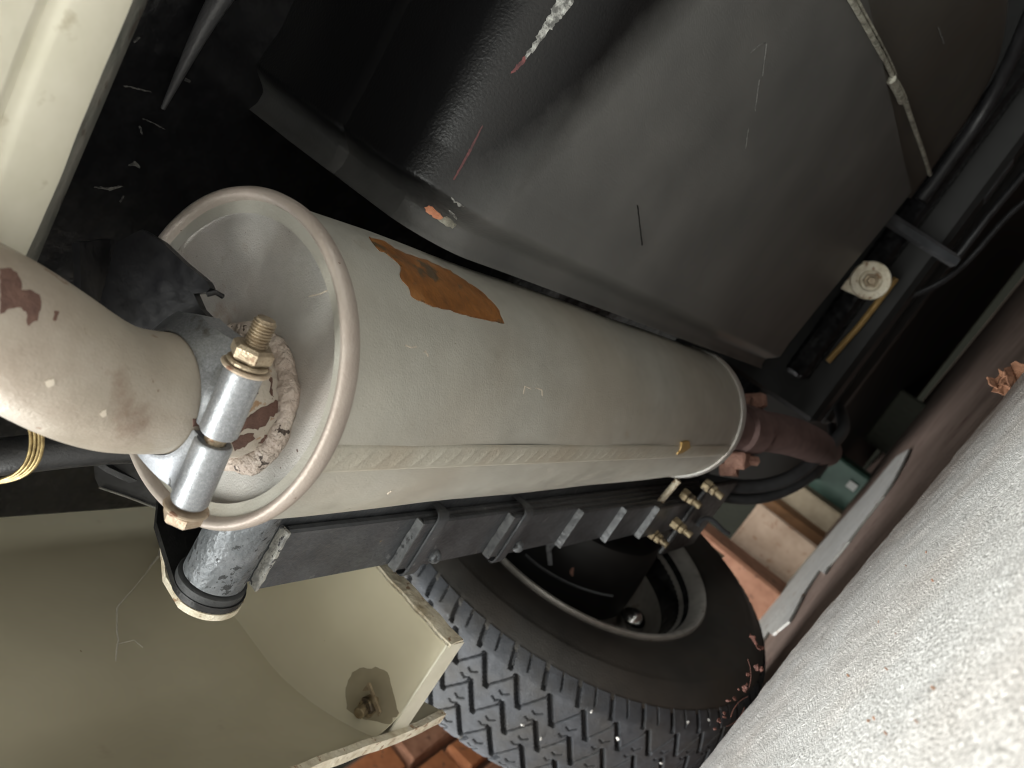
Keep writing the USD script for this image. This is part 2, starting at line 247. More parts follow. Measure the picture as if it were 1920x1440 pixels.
def tube(pts, r, n=16, smooth=None, caps=True):
    pts = np.asarray(pts, float)
    if smooth: pts = spline(pts, smooth)
    r = np.broadcast_to(np.asarray(r, float), len(pts)) if np.ndim(r) == 0 else np.interp(np.linspace(0, 1, len(pts)), np.linspace(0, 1, len(r)), r)
    T = np.gradient(pts, axis=0); T /= np.linalg.norm(T, axis=1)[:, None]
    _, u, v = frame(T[0]); V = []
    th = np.linspace(0, 2 * np.pi, n, endpoint=False)
    for k in range(len(pts)):
        u = u - T[k] * (u @ T[k]); u /= np.linalg.norm(u); v = np.cross(T[k], u)
        V.append(pts[k] + r[k] * (np.cos(th)[:, None] * u + np.sin(th)[:, None] * v))
    V = np.concatenate(V); f = []
    for k in range(len(pts) - 1):
        for i in range(n):
            a, b = k * n + i, k * n + (i + 1) % n
            f += [[a, b, b + n], [a, b + n, a + n]]
    if caps:
        V = np.vstack([V, pts[0], pts[-1]]); c0, c1 = len(V) - 2, len(V) - 1; e = (len(pts) - 1) * n
        for i in range(n): f += [[c0, (i + 1) % n, i], [c1, e + i, e + (i + 1) % n]]
    return tm(V, f)
def cyl(p0, p1, r, n=32, ch=None):
    p0, p1 = np.asarray(p0, float), np.asarray(p1, float); L = np.linalg.norm(p1 - p0); ch = min(r * .12, L * .3) if ch is None else ch
    return lathe(p0, p1 - p0, [(0, 0), (0, r - ch), (ch, r), (L - ch, r), (L, r - ch), (L, 0)], n)
def prism(pts, off, ch=0.0):
    """planar polygon (3-D points) pushed along off"""
    pts = np.asarray(pts, float); o = pts.mean(0); nrm = np.asarray(off, float)
    # local basis
    d, u, v = frame(nrm); xy = np.stack([(pts - o) @ u, (pts - o) @ v], 1)
    g = Polygon(xy).buffer(0)
    h = np.linalg.norm(nrm)
    m = trimesh.creation.extrude_polygon(g, h, engine='earcut')
    vv = m.vertices
    return tm(o + vv[:, :1] * u + vv[:, 1:2] * v + vv[:, 2:] * d, m.faces)
def rbox(c, ax, half, ch=.0015, jit=0.):
    """chamfered box: centre, three axes (rows), half sizes"""
    import manifold3d as m3
    half = np.asarray(half, float); ch = min(ch, half.min() * .6)
    pts = []
    for s in np.ndindex(2, 2, 2):
        s = np.array(s) * 2 - 1
        for k in range(3):
            h = half - ch; h[k] = half[k]
            pts.append(s * h)
    pts = np.array(pts)
    if jit: pts = pts + rng.uniform(-jit, jit, pts.shape)
    h = trimesh.convex.convex_hull(pts)
    return tm(np.asarray(c) + h.vertices @ np.asarray(ax), h.faces)
CAR = np.stack([CA, CR, CU])
def cbox(a0, a1, r0, r1, u0, u1, ch=.0015):
    return rbox(Q((a0 + a1) / 2, (r0 + r1) / 2, (u0 + u1) / 2), CAR, [(a1 - a0) / 2, (r1 - r0) / 2, (u1 - u0) / 2], ch)
def shell(G, th):
    """closed sheet from a grid of points (nu, nv, 3), th = thickness vector or number (along -normal)"""
    nu, nv = G.shape[:2]
    if np.ndim(th) == 0:
        N = np.cross(np.gradient(G, axis=0), np.gradient(G, axis=1)); N /= np.linalg.norm(N, axis=-1, keepdims=True); G2 = G + N * th
    else: G2 = G + np.asarray(th)
    v = np.vstack([G.reshape(-1, 3), G2.reshape(-1, 3)]); k = nu * nv
    f = [grid_faces(nu, nv), grid_faces(nu, nv, flip=True) + k]
    def wall(idx):
        idx = np.asarray(idx); a, b = idx[:-1], idx[1:]
        return np.vstack([np.stack([a, b, b + k], 1), np.stack([a, b + k, a + k], 1)])
    I = np.arange(k).reshape(nu, nv)
    f += [wall(I[0]), wall(I[-1][::-1]), wall(I[:, 0][::-1]), wall(I[:, -1])]
    m = tm(v, np.vstack(f)); trimesh.repair.fix_normals(m); return m
def hit(px, py, mesh):
    """first hits of the sight lines through the pixels on a mesh: points, normals, ok"""
    D = np.stack([(np.asarray(px) - 960) / FPX, (np.asarray(py) - 720) / FPX, np.ones(len(px))], 1) @ M.T
    T = mesh.triangles; e1, e2 = T[:, 1] - T[:, 0], T[:, 2] - T[:, 0]; nn = np.cross(e1, e2); nn /= np.linalg.norm(nn, axis=1, keepdims=True) + 1e-30
    pts, nr, ok = np.zeros((len(D), 3)), np.zeros((len(D), 3)), np.zeros(len(D), bool)
    for k, d in enumerate(D):
        p = np.cross(d, e2); det = (e1 * p).sum(1); det = np.where(abs(det) < 1e-16, 1e-16, det)
        s = CAM - T[:, 0]; u = (s * p).sum(1) / det; q = np.cross(s, e1); v = (q @ d) / det; t = (e2 * q).sum(1) / det
        g = (u >= -1e-6) & (v >= -1e-6) & (u + v <= 1 + 1e-6) & (t > 1e-4)
        if g.any():
            i = np.where(g)[0][t[g].argmin()]; ok[k] = True; pts[k] = CAM + d * t[i]; nr[k] = nn[i] if nn[i] @ d < 0 else -nn[i]
    return pts, nr, ok
def patch(poly, mesh, lift=.0004, step=7., ragged=0., seed=1):
    """a thin flake lying on a surface, its outline given where the photograph shows it"""
    poly = np.asarray(poly, float); pg = Polygon(poly).buffer(0)
    if pg.geom_type != 'Polygon': pg = max(pg.geoms, key=lambda g: g.area)
    rg = np.random.default_rng(seed)
    L = pg.exterior.length; b = np.array([pg.exterior.interpolate(s).coords[0] for s in np.arange(0, L, step)])
    if ragged: b = b + rg.normal(0, ragged, b.shape)
    pg = Polygon(b).buffer(0)
    if pg.geom_type != 'Polygon': pg = max(pg.geoms, key=lambda g: g.area); 
    b = np.array(pg.exterior.coords)[:-1]
    x0, y0, x1, y1 = pg.bounds
    gx, gy = np.meshgrid(np.arange(x0, x1, step), np.arange(y0, y1, step)); gp = np.stack([gx.ravel(), gy.ravel()], 1)
    inn = pg.buffer(-step * .45)
    gp = gp[[inn.contains(Point(*q)) for q in gp]] if len(gp) else gp
    pts = np.vstack([b, gp]) if len(gp) else b
    tri = Delaunay(pts).simplices
    tri = tri[[pg.contains(Point(*pts[t].mean(0))) for t in tri]]
    H, N, ok = hit(pts[:, 0], pts[:, 1], mesh)
    tri = tri[ok[tri].all(1)]
    top = H + N * lift; n = len(pts); low = H - N * .0003
    e = np.sort(np.vstack([tri[:, [0, 1]], tri[:, [1, 2]], tri[:, [2, 0]]]), 1); ue, c = np.unique(e, axis=0, return_counts=True); be = ue[c == 1]
    f = np.vstack([tri, np.stack([be[:, 0], be[:, 1], be[:, 1] + n], 1), np.stack([be[:, 0], be[:, 1] + n, be[:, 0] + n], 1)])
    return tm(np.vstack([top, low]), f)
def streak(pts, w):
    """polygon of a thin line with a varying width (pixels)"""
    pts = np.asarray(pts, float); w = np.broadcast_to(w, len(pts)) if np.ndim(w) == 0 else np.asarray(w)
    t = np.gradient(pts, axis=0); t /= np.linalg.norm(t, axis=1)[:, None]; nn = np.stack([-t[:, 1], t[:, 0]], 1)
    return np.vstack([pts + nn * w[:, None] / 2, (pts - nn * w[:, None] / 2)[::-1]])
#@@PART2
# ================================================================ the setting
prof = [(-.012, -ZS - .01), (-.012, -.022)] + [(-.012 + .02 * (1 - math.cos(t)), -.02 + .02 * math.sin(t)) for t in np.linspace(0, math.pi / 2, 9)] + [(x, 0) for x in np.r_[np.linspace(.012, .8, 160), np.linspace(.84, 3, 30)]]
xs = np.r_[np.linspace(-2.5, -.35, 20), np.linspace(-.33, 1.3, 300), np.linspace(1.35, 4, 20)]
pf = np.array(prof); G = e1 + xs[:, None, None] * ex + pf[None, :, :1] * ey + pf[None, :, 1:] * [0, 0, 1]
flat = G.reshape(-1, 3); h = (meshkit.fbm(flat * 120, 3, 3) - .5) * .0022 + (meshkit.fbm(flat * 7, 2, 5) - .5) * .005
G = G + (h.reshape(G.shape[:2]) * (pf[:, 1] > -.021))[..., None] * [0, 0, 1] + ((meshkit.fbm(np.stack([xs * 40, xs * 0, xs * 0], 1), 3, 4) - .5) * .006)[:, None, None] * ey * (pf[:, 0] < .03)[None, :, None]
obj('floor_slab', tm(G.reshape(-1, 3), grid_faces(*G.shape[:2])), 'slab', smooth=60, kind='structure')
g = np.linspace(-1, 1, 80); gx, gy = np.meshgrid(g * 5, g * 4 + 3, indexing='ij')
gz = (meshkit.fbm(np.stack([gx * 3, gy * 3, gx * 0], -1), 3) - .5) * .006
obj('lower_floor', tm(np.stack([gx, gy, gz], -1).reshape(-1, 3), grid_faces(80, 80)), 'lower_floor', smooth=60, kind='structure')
# chipped pale kerb strip on the lower floor
kp = [(1426, 1206), (1410, 1162), (1440, 1128), (1540, 1018), (1622, 926), (1680, 856), (1704, 842), (1690, 872), (1672, 905), (1655, 930), (1612, 985), (1590, 1015), (1552, 1062), (1545, 1075), (1535, 1068), (1502, 1118), (1500, 1124), (1478, 1165), (1448, 1190), (1440, 1184)]
kw = np.array([floor_pt(x, y, .006) for x, y in kp])
obj('kerb_strip', prism(kw, [0, 0, -.004]), 'kerb_paint', smooth=30, kind='structure')

# ================================================================ silencer
MC = np.array([-.1256, -.0119, .3383]); SR = .0752; SL = .615
cA = M @ A_; mc = cw(MC)
usc = np.cross(A_, [0, 1, 0]); usc /= np.linalg.norm(usc); us = M @ usc
t_sil = thing('exhaust_silencer', 'long beige cylindrical silencer of an exhaust, with a rolled rim and a dished end', 'silencer', mc)
nb = 180
barrel_mesh = lathe(mc, cA, [(.0, .064), (-.001, .0722)] + [(s, .0722 + .0004 * math.sin(s * 31)) for s in np.linspace(.010, .606, 70)] + [(.612, .066)], nb, us)
bv = barrel_mesh.vertices; bq = bv - mc; bq = bq - np.outer(bq @ cA, cA); bv += bq / .0722 * ((meshkit.fbm(bv * 22, 3, 21) - .5) * .0011)[:, None]
barrel_mesh = tm(bv, barrel_mesh.faces)
obj('barrel', barrel_mesh, 'silencer_paint', t_sil, 50)
rimp = [(.004, .0715), (.004, .0738), (.0015, .0752), (-.0015, .0755), (-.0042, .0746), (-.0052, .0730), (-.0046, .0712), (-.0025, .0699), (.0005, .0692), (.0035, .0684)]
obj('rolled_rim', lathe(mc, cA, rimp, nb, us), 'silencer_rim_paint', t_sil, 60)
rimp = [(.0030, .0686), (.0042, .0680), (.0054, .0664), (.0060, .0635), (.0062, .0575), (.0066, .048), (.0074, .036), (.0078, .02), (.0078, 0)]
cap_mesh = lathe(mc, cA, rimp, nb, us)
vv = cap_mesh.vertices; vv += ((meshkit.fbm(vv * 60, 3) - .5) * .0007)[:, None] * cA
cap_mesh = fixn(tm(vv, cap_mesh.faces))
obj('end_cap', cap_mesh, 'silencer_end_paint', t_sil, 50)
obj('far_rim', lathe(mc + cA * SL, cA, [(-.010, .071), (-.010, .0738), (-.006, .0752), (0, .0753), (.004, .074), (.005, .071), (.003, .068), (-.002, .05), (-.002, 0)], nb, us), 'silencer_end_paint', t_sil, 50)
# lapped seam along the barrel, with crimp marks
def barrel_angle(px, py):
    H, N, ok = hit([px], [py], barrel_mesh); q = H[0] - mc; s = q @ cA; q = q - cA * s
    return math.atan2(q @ np.cross(cA, us), q @ us), s
th1 = np.mean([barrel_angle(*p)[0] for p in ((800, 831), (1000, 833), (1200, 836))]); th2 = np.mean([barrel_angle(*p)[0] for p in ((800, 874), (1000, 867), (1200, 864))])
ss = np.linspace(.002, .606, 600); tt = np.linspace(0, 1, 22)
vs_ = np.cross(cA, us); S, T = np.meshgrid(ss, tt, indexing='ij'); TH = th1 + (th2 - th1) * T
crimp = np.clip(np.sin((S * 1.0 + T * .012) * 2 * math.pi / .0135), 0, 1) ** 3 * np.exp(-((T - .5) / .27) ** 4)
Rr = .0724 + .0007 * np.minimum(1, np.minimum(T, 1 - T) * 14) + crimp * .00045
G = mc + S[..., None] * cA + Rr[..., None] * (np.cos(TH)[..., None] * us + np.sin(TH)[..., None] * vs_)
obj('lock_seam', tm(G.reshape(-1, 3), grid_faces(*S.shape)), 'seam_paint', t_sil, 60)
# inlet stub, weld bead
pc = np.array([.0044, .0177, -.0037]); pc -= A_ * (pc @ A_); po = mc + M @ pc         # stub axis
def stub_pt(s): return po + cA * s
stub_mesh = lathe(stub_pt(0), cA, [(-.022, .0235), (-.022, .0258), (-.004, .0260), (.012, .0268), (.022, .0285)], 96, us)
obj('inlet_stub', stub_mesh, 'spigot_paint', t_sil, 50)
nt, nr = 200, 14; G = []
for i in range(nt):
    t = 2 * math.pi * i / nt; d = math.cos(t) * us + math.sin(t) * vs_
    k = meshkit.fbm(np.array([[math.cos(t) * 3, math.sin(t) * 3, 0]]), 3, 11)[0]
    row = []
    for j in range(nr):
        f = 2 * math.pi * j / nr; rr = .0040 + .0030 * (k - .4)
        row.append(stub_pt(.0062 - .002 * k) + d * (.0282 + .0015 * (k - .5) + rr * 1.3 * math.cos(f)) + cA * rr * math.sin(f))
    G.append(row)
G = np.array(G); v = G.reshape(-1, 3); v = v + (meshkit.fbm(v * 300, 3, 2) - .5)[:, None] * .0030 * -cA
f = []
for i in range(nt):
    for j in range(nr):
        a, b, c, d = i * nr + j, ((i + 1) % nt) * nr + j, ((i + 1) % nt) * nr + (j + 1) % nr, i * nr + (j + 1) % nr
        f += [[a, b, c], [a, c, d]]
obj('weld_bead', fixn(tm(v, f)), 'weld_paint', t_sil, 60)
# torn label remnant on the barrel
lab = [(690, 447), (716, 452), (752, 474), (800, 490), (850, 512), (900, 545), (930, 575), (944, 607), (905, 600), (862, 588), (812, 575), (775, 560), (764, 536), (748, 520), (752, 500), (730, 480), (708, 466)]
obj('torn_label', patch(lab, barrel_mesh, .0005, 8, .8, 3), 'label_paper', t_sil, 40, label='torn orange brown paper label on the barrel')
obj('label_scrap', patch([(1276, 828), (1290, 826), (1292, 838), (1275, 848), (1266, 852), (1274, 840)], barrel_mesh, .0018, 4, .4, 5), 'ochre_pipe', t_sil, 40)
# flaked paint: bare rust patches on the stub
fl = [([(440, 800), (470, 778), (490, 764), (505, 757), (521, 750), (521, 768), (512, 782), (506, 780), (498, 796), (484, 806), (466, 800), (446, 812)], 6), ([(434, 830), (452, 815), (476, 812), (478, 822), (462, 836), (440, 844)], 7), ([(486, 832), (498, 814), (508, 812), (498, 830)], 8), ([(506, 708), (509, 708), (512, 742), (508, 742)], 9)]
for p, s in fl:
    try: obj('rust_patch', patch(p, stub_mesh, .0003, 5, 1.2, s), 'bare_rust', t_sil, 40)
    except Exception as e: print('patch', s, e)
# scratches and chips on barrel and cap
for k, p in enumerate([[(760, 648), (772, 652), (782, 650)], [(786, 655), (792, 664), (797, 658), (803, 668)], [(981, 738), (984, 724), (996, 730)], [(1004, 728), (1016, 731), (1017, 742)], [(726, 926), (735, 920)], [(928, 866), (940, 872)]]):
    obj('scratch', patch(streak(p, 2.0), barrel_mesh, .0003, 2.5, .4, 20 + k), 'paint_chip', t_sil, 40)
for k, p in enumerate([[(580, 556), (598, 552), (616, 544)]]):
    obj('scratch', patch(streak(p, 2.2), cap_mesh, .0003, 2.5, .3, 40 + k), 'paint_chip', t_sil, 40)
# front outlet of the silencer: dark rusty pipe, clamp lugs
t_fp = thing('front_exhaust_pipe', 'rusty purple brown exhaust pipe bending away beyond the far end of the silencer', 'exhaust pipe', P(1400, 805, .95))
fpts = [P(1340, 798, .89), P(1400, 806, .95), P(1455, 812, 1.0), P(1500, 824, 1.06), P(1530, 838, 1.16), P(1548, 846, 1.3)]
obj('pipe', tube(fpts, .0260, 28, 50), 'rusty_pipe', t_fp, 60)
obj('collar', tube([P(1380, 803, .928), P(1408, 807, .955)], .031, 28), 'rusty_pipe', t_fp, 40)
ax3 = np.stack([cA, us, vs_])
for p, hs in (((1414, 752, .95), (.012, .014, .009)), ((1383, 862, .93), (.016, .013, .010)), ((1368, 880, .93), (.012, .010, .008))):
    obj('clamp_lug', rbox(P(*p), ax3, hs, .003, .0015), 'rusty_lug', t_fp, 20)
obj('lug_bolt', cyl(P(1390, 862, .925), P(1418, 864, .94), .0065, 6), 'rusty_lug', t_fp, 20)
obj('lug_bolt', cyl(P(1408, 752, .94), P(1432, 756, .95), .006, 6), 'rusty_lug', t_fp, 20)

# ================================================================ tail pipe
O = stub_pt(-.030)
t_tp = thing('tail_pipe', 'beige painted tail pipe with flaking paint bending in from the left edge', 'exhaust pipe', O)
tp_pts = [stub_pt(-.004), stub_pt(-.016), O, P(236, 731, .2925), P(150, 702, .274), P(70, 656, .259), P(0, 616, .250), P(-120, 560, .238), P(-260, 500, .23)]
tp_mesh = tube(tp_pts, .0242, 64, 120)
v = tp_mesh.vertices; v += ((meshkit.fbm(v * 45, 2) - .5) * .0010)[:, None] * rgt
obj('pipe', tp_mesh, 'pipe_paint', t_tp, 60)
flk = [[(0, 505), (18, 503), (30, 512), (40, 528), (40, 545), (62, 545), (76, 556), (78, 575), (70, 598), (54, 612), (48, 600), (52, 590), (40, 575), (20, 578), (0, 588)], [(102, 584), (110, 582), (108, 596), (100, 604)], [(362, 786), (386, 780), (392, 800), (362, 800)]]
for k, p in enumerate(flk): obj('rust_patch', patch(p, tp_mesh, .0003, 7, 1.0, 60 + k), 'bare_rust', t_tp, 40)
obj('chip', patch([(84, 714), (100, 708), (102, 722), (88, 726)], tp_mesh, .0003, 5, .7, 66), 'paint_chip', t_tp, 40)
obj('chip', patch([(186, 774), (198, 768), (200, 778), (190, 782)], tp_mesh, .0003, 5, .7, 67), 'paint_chip', t_tp, 40)

# ================================================================ pipe clamp
Tc = cw(ray(405, 820) * .293)
cc = Tc - O; cc -= cA * (cc @ cA); TR = np.linalg.norm(cc); cc /= TR
bb = M @ np.array([-.385, .905, .19]); bb -= cc * (bb @ cc); bb /= np.linalg.norm(bb); aa = np.cross(bb, cc); aa = aa if aa @ cA > 0 else -aa
t_cl = thing('pipe_clamp', 'grey galvanised two piece clamp with bolt and nut gripping the tail pipe', 'pipe clamp', O)
rt, rp = .0074, .0246
circ_ = Point(0, 0).buffer(rp, 48)
for sgn in (1, -1):
    pg = Polygon([(.02, .0016), (TR + .001, .0016), (TR + .001, .031), (.012, .0325), (-.006, .031), (-.024, .0255), (-.036, .010), (-.038, .0016), (-.02, .0016)])
    if sgn < 0: pg = Polygon([(.02, .0016), (TR + .001, .0016), (TR + .001, .028), (.014, .0325), (-.006, .0325), (-.022, .0265), (-.034, .012), (-.038, .0016), (-.02, .0016)])
    pg = pg.union(Polygon([(-.02, .0008), (-.02, .006), (-.034, .006), (-.034, .0008)])).difference(circ_); pg = pg if pg.geom_type == 'Polygon' else max(pg.geoms, key=lambda q: q.area)
    pg = pg.buffer(-.0012).buffer(.0012)
    m = trimesh.creation.extrude_polygon(pg, .009, engine='earcut'); w = m.vertices
    m = trimesh.Trimesh(*trimesh.remesh.subdivide_to_size(m.vertices, m.faces, .0025), process=False); w = m.vertices
    rad = np.hypot(w[:, :1], w[:, 1:2]); lean = (1.1 * np.clip(rad - rp - .0008, 0, .011) * np.clip((w[:, 1:2] - .002) / .008, 0, 1) * np.clip((TR - .002 - w[:, :1]) / .012, 0, 1) if sgn < 0 else .45 * np.clip(rad - rp - .0008, 0, .014) * np.clip((w[:, 1:2] - .002) / .008, 0, 1) * np.clip((TR - .002 - w[:, :1]) / .012, 0, 1))
    web = fixn(tm(O + w[:, :1] * cc + sgn * w[:, 1:2] * bb + (w[:, 2:] - .0045 + lean) * aa, m.faces))
    tb = []
    for c_ in (TR,):
        tb.append(lathe(O + cc * c_, sgn * bb, [(.0018, .0045), (.0018, rt - .0008), (.0030, rt), (.0285, rt), (.0300, rt - .0008), (.0300, .0045)], 40))
    obj('clamp_half', [web] + tb, 'galvanised', t_cl, 35)
def hexring(o, d, r, h, ch=.0012, hole=None):
    return cyl(o, o + d * h, r, 6, ch)
for c_ in (TR,):
    o = O + cc * c_
    bt = obj('bolt', [cyl(o - bb * .034, o + bb * .031, .0042, 24)] , 'zinc_bolt', t_cl, 40)
    # threaded end
    hz = np.linspace(-.0505, -.036, 120); prof = [(-.0512, 0), (-.0512, .0034)] + [(z, .0040 + .00042 * math.sin(z * 2 * math.pi / .00125)) for z in hz]
    obj('thread', lathe(o, bb, prof, 32), 'zinc_bolt', bt, 60)
    obj('bolt_head', [cyl(o + bb * .0318, o + bb * .0330, .0090, 40, .0005), cyl(o + bb * .0330, o + bb * .0385, .0079, 6, .0012)], 'dull_washer', bt, 30)
    obj('washer', cyl(o - bb * .0300, o - bb * .0316, .0094, 40, .0006), 'dull_washer', t_cl, 40)
    obj('spring_washer', cyl(o - bb * .0318, o - bb * .0338, .0080, 40, .0006), 'zinc_bolt', t_cl, 40)
    obj('nut', cyl(o - bb * .0340, o - bb * .0402, .0082, 6, .0013), 'zinc_bolt', t_cl, 20)

# ================================================================ black hanger bracket behind the pipe
t_br = thing('hanger_bracket', 'black flat steel hanger bracket between the tail pipe and the silencer rim', 'bracket', P(300, 540, .33))
hp = [(205, 452), (258, 428), (300, 452), (345, 492), (392, 528), (399, 541), (392, 549), (366, 551), (380, 580), (438, 636), (440, 660), (400, 690), (300, 690), (220, 640), (168, 572)]
obj('plate', prism([P(x, y, .335 - .00003 * (x - 300)) for x, y in hp], M @ [0.001, 0, .004]), 'bracket_black', t_br, 20)
obj('folded_flange', prism([P(203, 454, .334), P(168, 573, .336), P(158, 560, .36), P(192, 448, .36)], M @ [-.003, 0, 0]), 'bracket_black', t_br, 20)
obj('fold', tube([P(388, 552, .331), P(404, 548, .333), P(418, 556, .336)], .0012, 8), 'bracket_black', t_br, 40)

# ================================================================ fuel tank
t_tk = thing('fuel_tank', 'large black underseal coated fuel tank above the silencer, with a pressed edge flange', 'fuel tank', Q(.6, .1, .26))
rc = .045; au = [(.306, .375), (.303, .335), (.301, .315)]
au += [(.300 + rc - rc * math.cos(t), .24 + rc - rc * math.sin(t)) for t in np.linspace(.12, math.pi / 2, 16)]
au += [(a, .24) for a in np.linspace(.36, 1.0, 60)]
au += [(1 + .04 * k, .24) for k in (.5, 1)]
au = np.array(au)
tg = np.gradient(au, axis=0); tg /= np.linalg.norm(tg, axis=1)[:, None]; nn = np.stack([tg[:, 1], -tg[:, 0]], 1)
if nn[-1, 1] > 0: nn = -nn                                    # outward: down and to the rear
rs = np.r_[np.linspace(-.057, -.005, 36), np.linspace(0, .237, 60)]
def hprof(r):
    x = (r + .057)
    return np.where(x < .012, -.011 + .003 * np.exp(-(x / .004) ** 2), -.011 + .013 * (lambda k: k * k * (3 - 2 * k))(np.clip((x - .012) / .015, 0, 1))) - .0018 * np.clip((x - .026) / .02, 0, 1)
I, J = np.meshgrid(np.arange(len(au)), rs, indexing='ij'); I = I.astype(int)
hh = hprof(J)
am = au[I, 0] + nn[I, 0] * hh; um = au[I, 1] + nn[I, 1] * hh
stretch_ = 1 + (np.clip((am - .4) / .64, 0, 1)) * (.03 + .36 * np.clip((J + .045) / .28, 0, 1)) * .28
am = .3 + (am - .3) * stretch_
um = um + (meshkit.fbm(np.stack([am * 9, J * 9, am * 0], -1), 2, 8) - .5) * .0026
G = Q(am, J, um)
tank_mesh = shell(G, CU * .06 + CA * 0.0)
trimesh.repair.fix_normals(tank_mesh)
tank_top = tm(G.reshape(-1, 3), grid_faces(*am.shape))
obj('tank_shell', tank_mesh, 'tank_painted_light', t_tk, 55)
# second half beyond the pale seam, with a rounded front corner
ar = np.linspace(.2, 1, 60); G = []
for r in np.linspace(.2375, .47, 40):
    amax = 1.19 if r < .33 else 1.19 - .16 * ((r - .33) / .14) ** 2.2
    G.append(Q(.3 + (amax - .3) * (ar - .2) / .8, np.full(60, r), .2435 + .03 * max(0, (r - .40) / .07) ** 2 + .018 * ((ar > .985))))
G = np.array(G); obj('tank_side', shell(G, CU * .05), 'tank_brown', t_tk, 50)
second_mesh = tm(G.reshape(-1, 3), grid_faces(40, 60))
both = trimesh.util.concatenate([tank_top, second_mesh])
def seam_line(pts, r, n=60, lift=.002):
    pts = np.array(pts, float); q = CubicSpline(np.arange(len(pts)), pts)(np.linspace(0, len(pts) - 1, n))
    H, N, ok = hit(q[:, 0], q[:, 1], both); return H[ok] - CU * lift
sl = seam_line([(1572, -40), (1592, 0), (1640, 84), (1676, 156)], 1)
obj('seam_flange', tube(sl, .0022, 8), 'pale_seam', t_tk, 40, label='pale chipped seam flange')
obj('seam_flange', tube(seam_line([(1586, -40), (1604, 0), (1650, 84), (1676, 142)], 1), .0014, 8), 'pale_seam', t_tk, 40)
obj('seam_flange', tube(seam_line([(1666, 146), (1678, 164), (1688, 186)], 1), .005, 8), 'pale_seam', t_tk, 40)
obj('seam_flange', tube(seam_line([(1694, 188), (1712, 240), (1730, 290), (1744, 338)], 1), .0026, 8), 'pale_seam', t_tk, 40)
for k, (p, w, m) in enumerate([([(1066, -10), (1046, 22), (1020, 58), (998, 92), (985, 108)], (30, 24, 15, 9, 5), 'white_scratch'), ([(986, 106), (972, 124), (958, 138)], (7, 8, 3), 'red_scratch'), ([(905, 235), (880, 285), (850, 338)], (2, 5, 3), 'red_scratch'),
        ([(1438, 80), (1434, 110), (1430, 142)], 1.5, 'faint_scratch'), ([(1408, 98), (1428, 82), (1438, 80)], 1.4, 'faint_scratch'), ([(1424, 150), (1416, 208)], 1.4, 'faint_scratch'), ([(1404, 240), (1398, 278)], 1.5, 'faint_scratch'), ([(1760, 50), (1770, 82)], 3, 'faint_scratch'), ([(1195, 385), (1204, 460)], 1.6, 'matt_black')]):
    obj('scratch', patch(streak(p, w), both, .0004, 3 if np.max(w) < 5 else 4, 1.2 if np.max(w) > 5 else .3, 80 + k), m, t_tk, 40)
for k, (p, m) in enumerate([([(797, 388), (806, 384), (826, 402), (832, 412), (822, 413), (800, 398)], 'orange_scuff'), ([(820, 412), (838, 404), (856, 420), (850, 428), (838, 424)], 'pale_seam'), ([(842, 366), (858, 380), (872, 386), (860, 386)], 'white_scratch'), ([(838, 390), (852, 400), (858, 410), (846, 402)], 'white_scratch')]):
    obj('scuff', patch(p, both, .0005, 4, .8, 100 + k), m, t_tk, 40)
# strap round the far corner
st = [Q(1.205, r, .240) for r in np.linspace(.25, .33, 6)] + [Q(1.205 - .16 * ((r - .33) / .14) ** 2.2, r + .012, .240) for r in np.linspace(.34, .5, 14)]
obj('strap', tube(st, .009, 10), 'satin_black', t_tk, 50)
# cream mounting lug with washers and bolt on the front edge
lo = P(1632, 526, 1.09); ln = M @ np.array([-.30, .16, -.94]); ln /= np.linalg.norm(ln)
lx = M @ np.array([1., 0, 0]); lx -= ln * (lx @ ln); lx /= np.linalg.norm(lx); ly = M @ np.array([0, 1., 0]); ly -= ln * (ly @ ln) + lx * (ly @ lx); ly /= np.linalg.norm(ly)
px_ = 1.09 / FPX
lugp = [(36 * px_ * math.cos(t), 36 * px_ * math.sin(t)) for t in np.linspace(-1.35, 2.2, 18)] + [(-50 * px_, 16 * px_), (-44 * px_, 4 * px_), (-14 * px_, -36 * px_)]
t_lg = obj('mounting_lug', prism([lo + lx * x + ly * y for x, y in lugp], -ln * .005), 'cream_edge', t_tk, 30, label='cream mounting lug with bolt')
obj('washer', lathe(lo, ln, [(0, .0275), (.004, .0265), (.005, .025), (.0045, .0155), (.0005, .0135), (.0005, 0)], 40), 'cream_edge', t_lg, 30)
obj('bolt', lathe(lo, ln, [(.0005, .0105), (.006, .0105), (.007, .0098), (.007, .0062), (.013, .0062), (.014, .0054), (.014, 0)], 6), 'zinc_bolt', t_lg, 30)

# ================================================================ underbody
t_ub = thing('car', 'underside of a cream car: black floor and chassis, cream panels, rear wheel', 'car', Q(.6, 0, .42))
ga = np.linspace(-.1, 3.4, 140); gr = np.linspace(-.33, .92, 70); AA, RR = np.meshgrid(ga, gr, indexing='ij')
UU = .42 + (meshkit.fbm(np.stack([AA * 11, RR * 11, AA * 0], -1), 3, 2) - .5) * .02
obj('boot_floor', shell(Q(AA, RR, UU), CU * .004), 'gloss_black', t_ub, 60)
rr_ = np.linspace(-.075, .35, 40)
bead = np.array([Q(.259 + .004 * math.sin(r * 22), r, .408 + .004 * meshkit.fbm(np.array([[r * 30, 0, 0]]), 2)[0]) for r in rr_])
obj('panel_fold', tube(bead, [.0012, .007, .013, .018, .020, .020], 20), 'painted_sheen', t_ub, 60)
bf = tm(Q(AA, RR, UU).reshape(-1, 3), grid_faces(130 if False else AA.shape[0], AA.shape[1]))
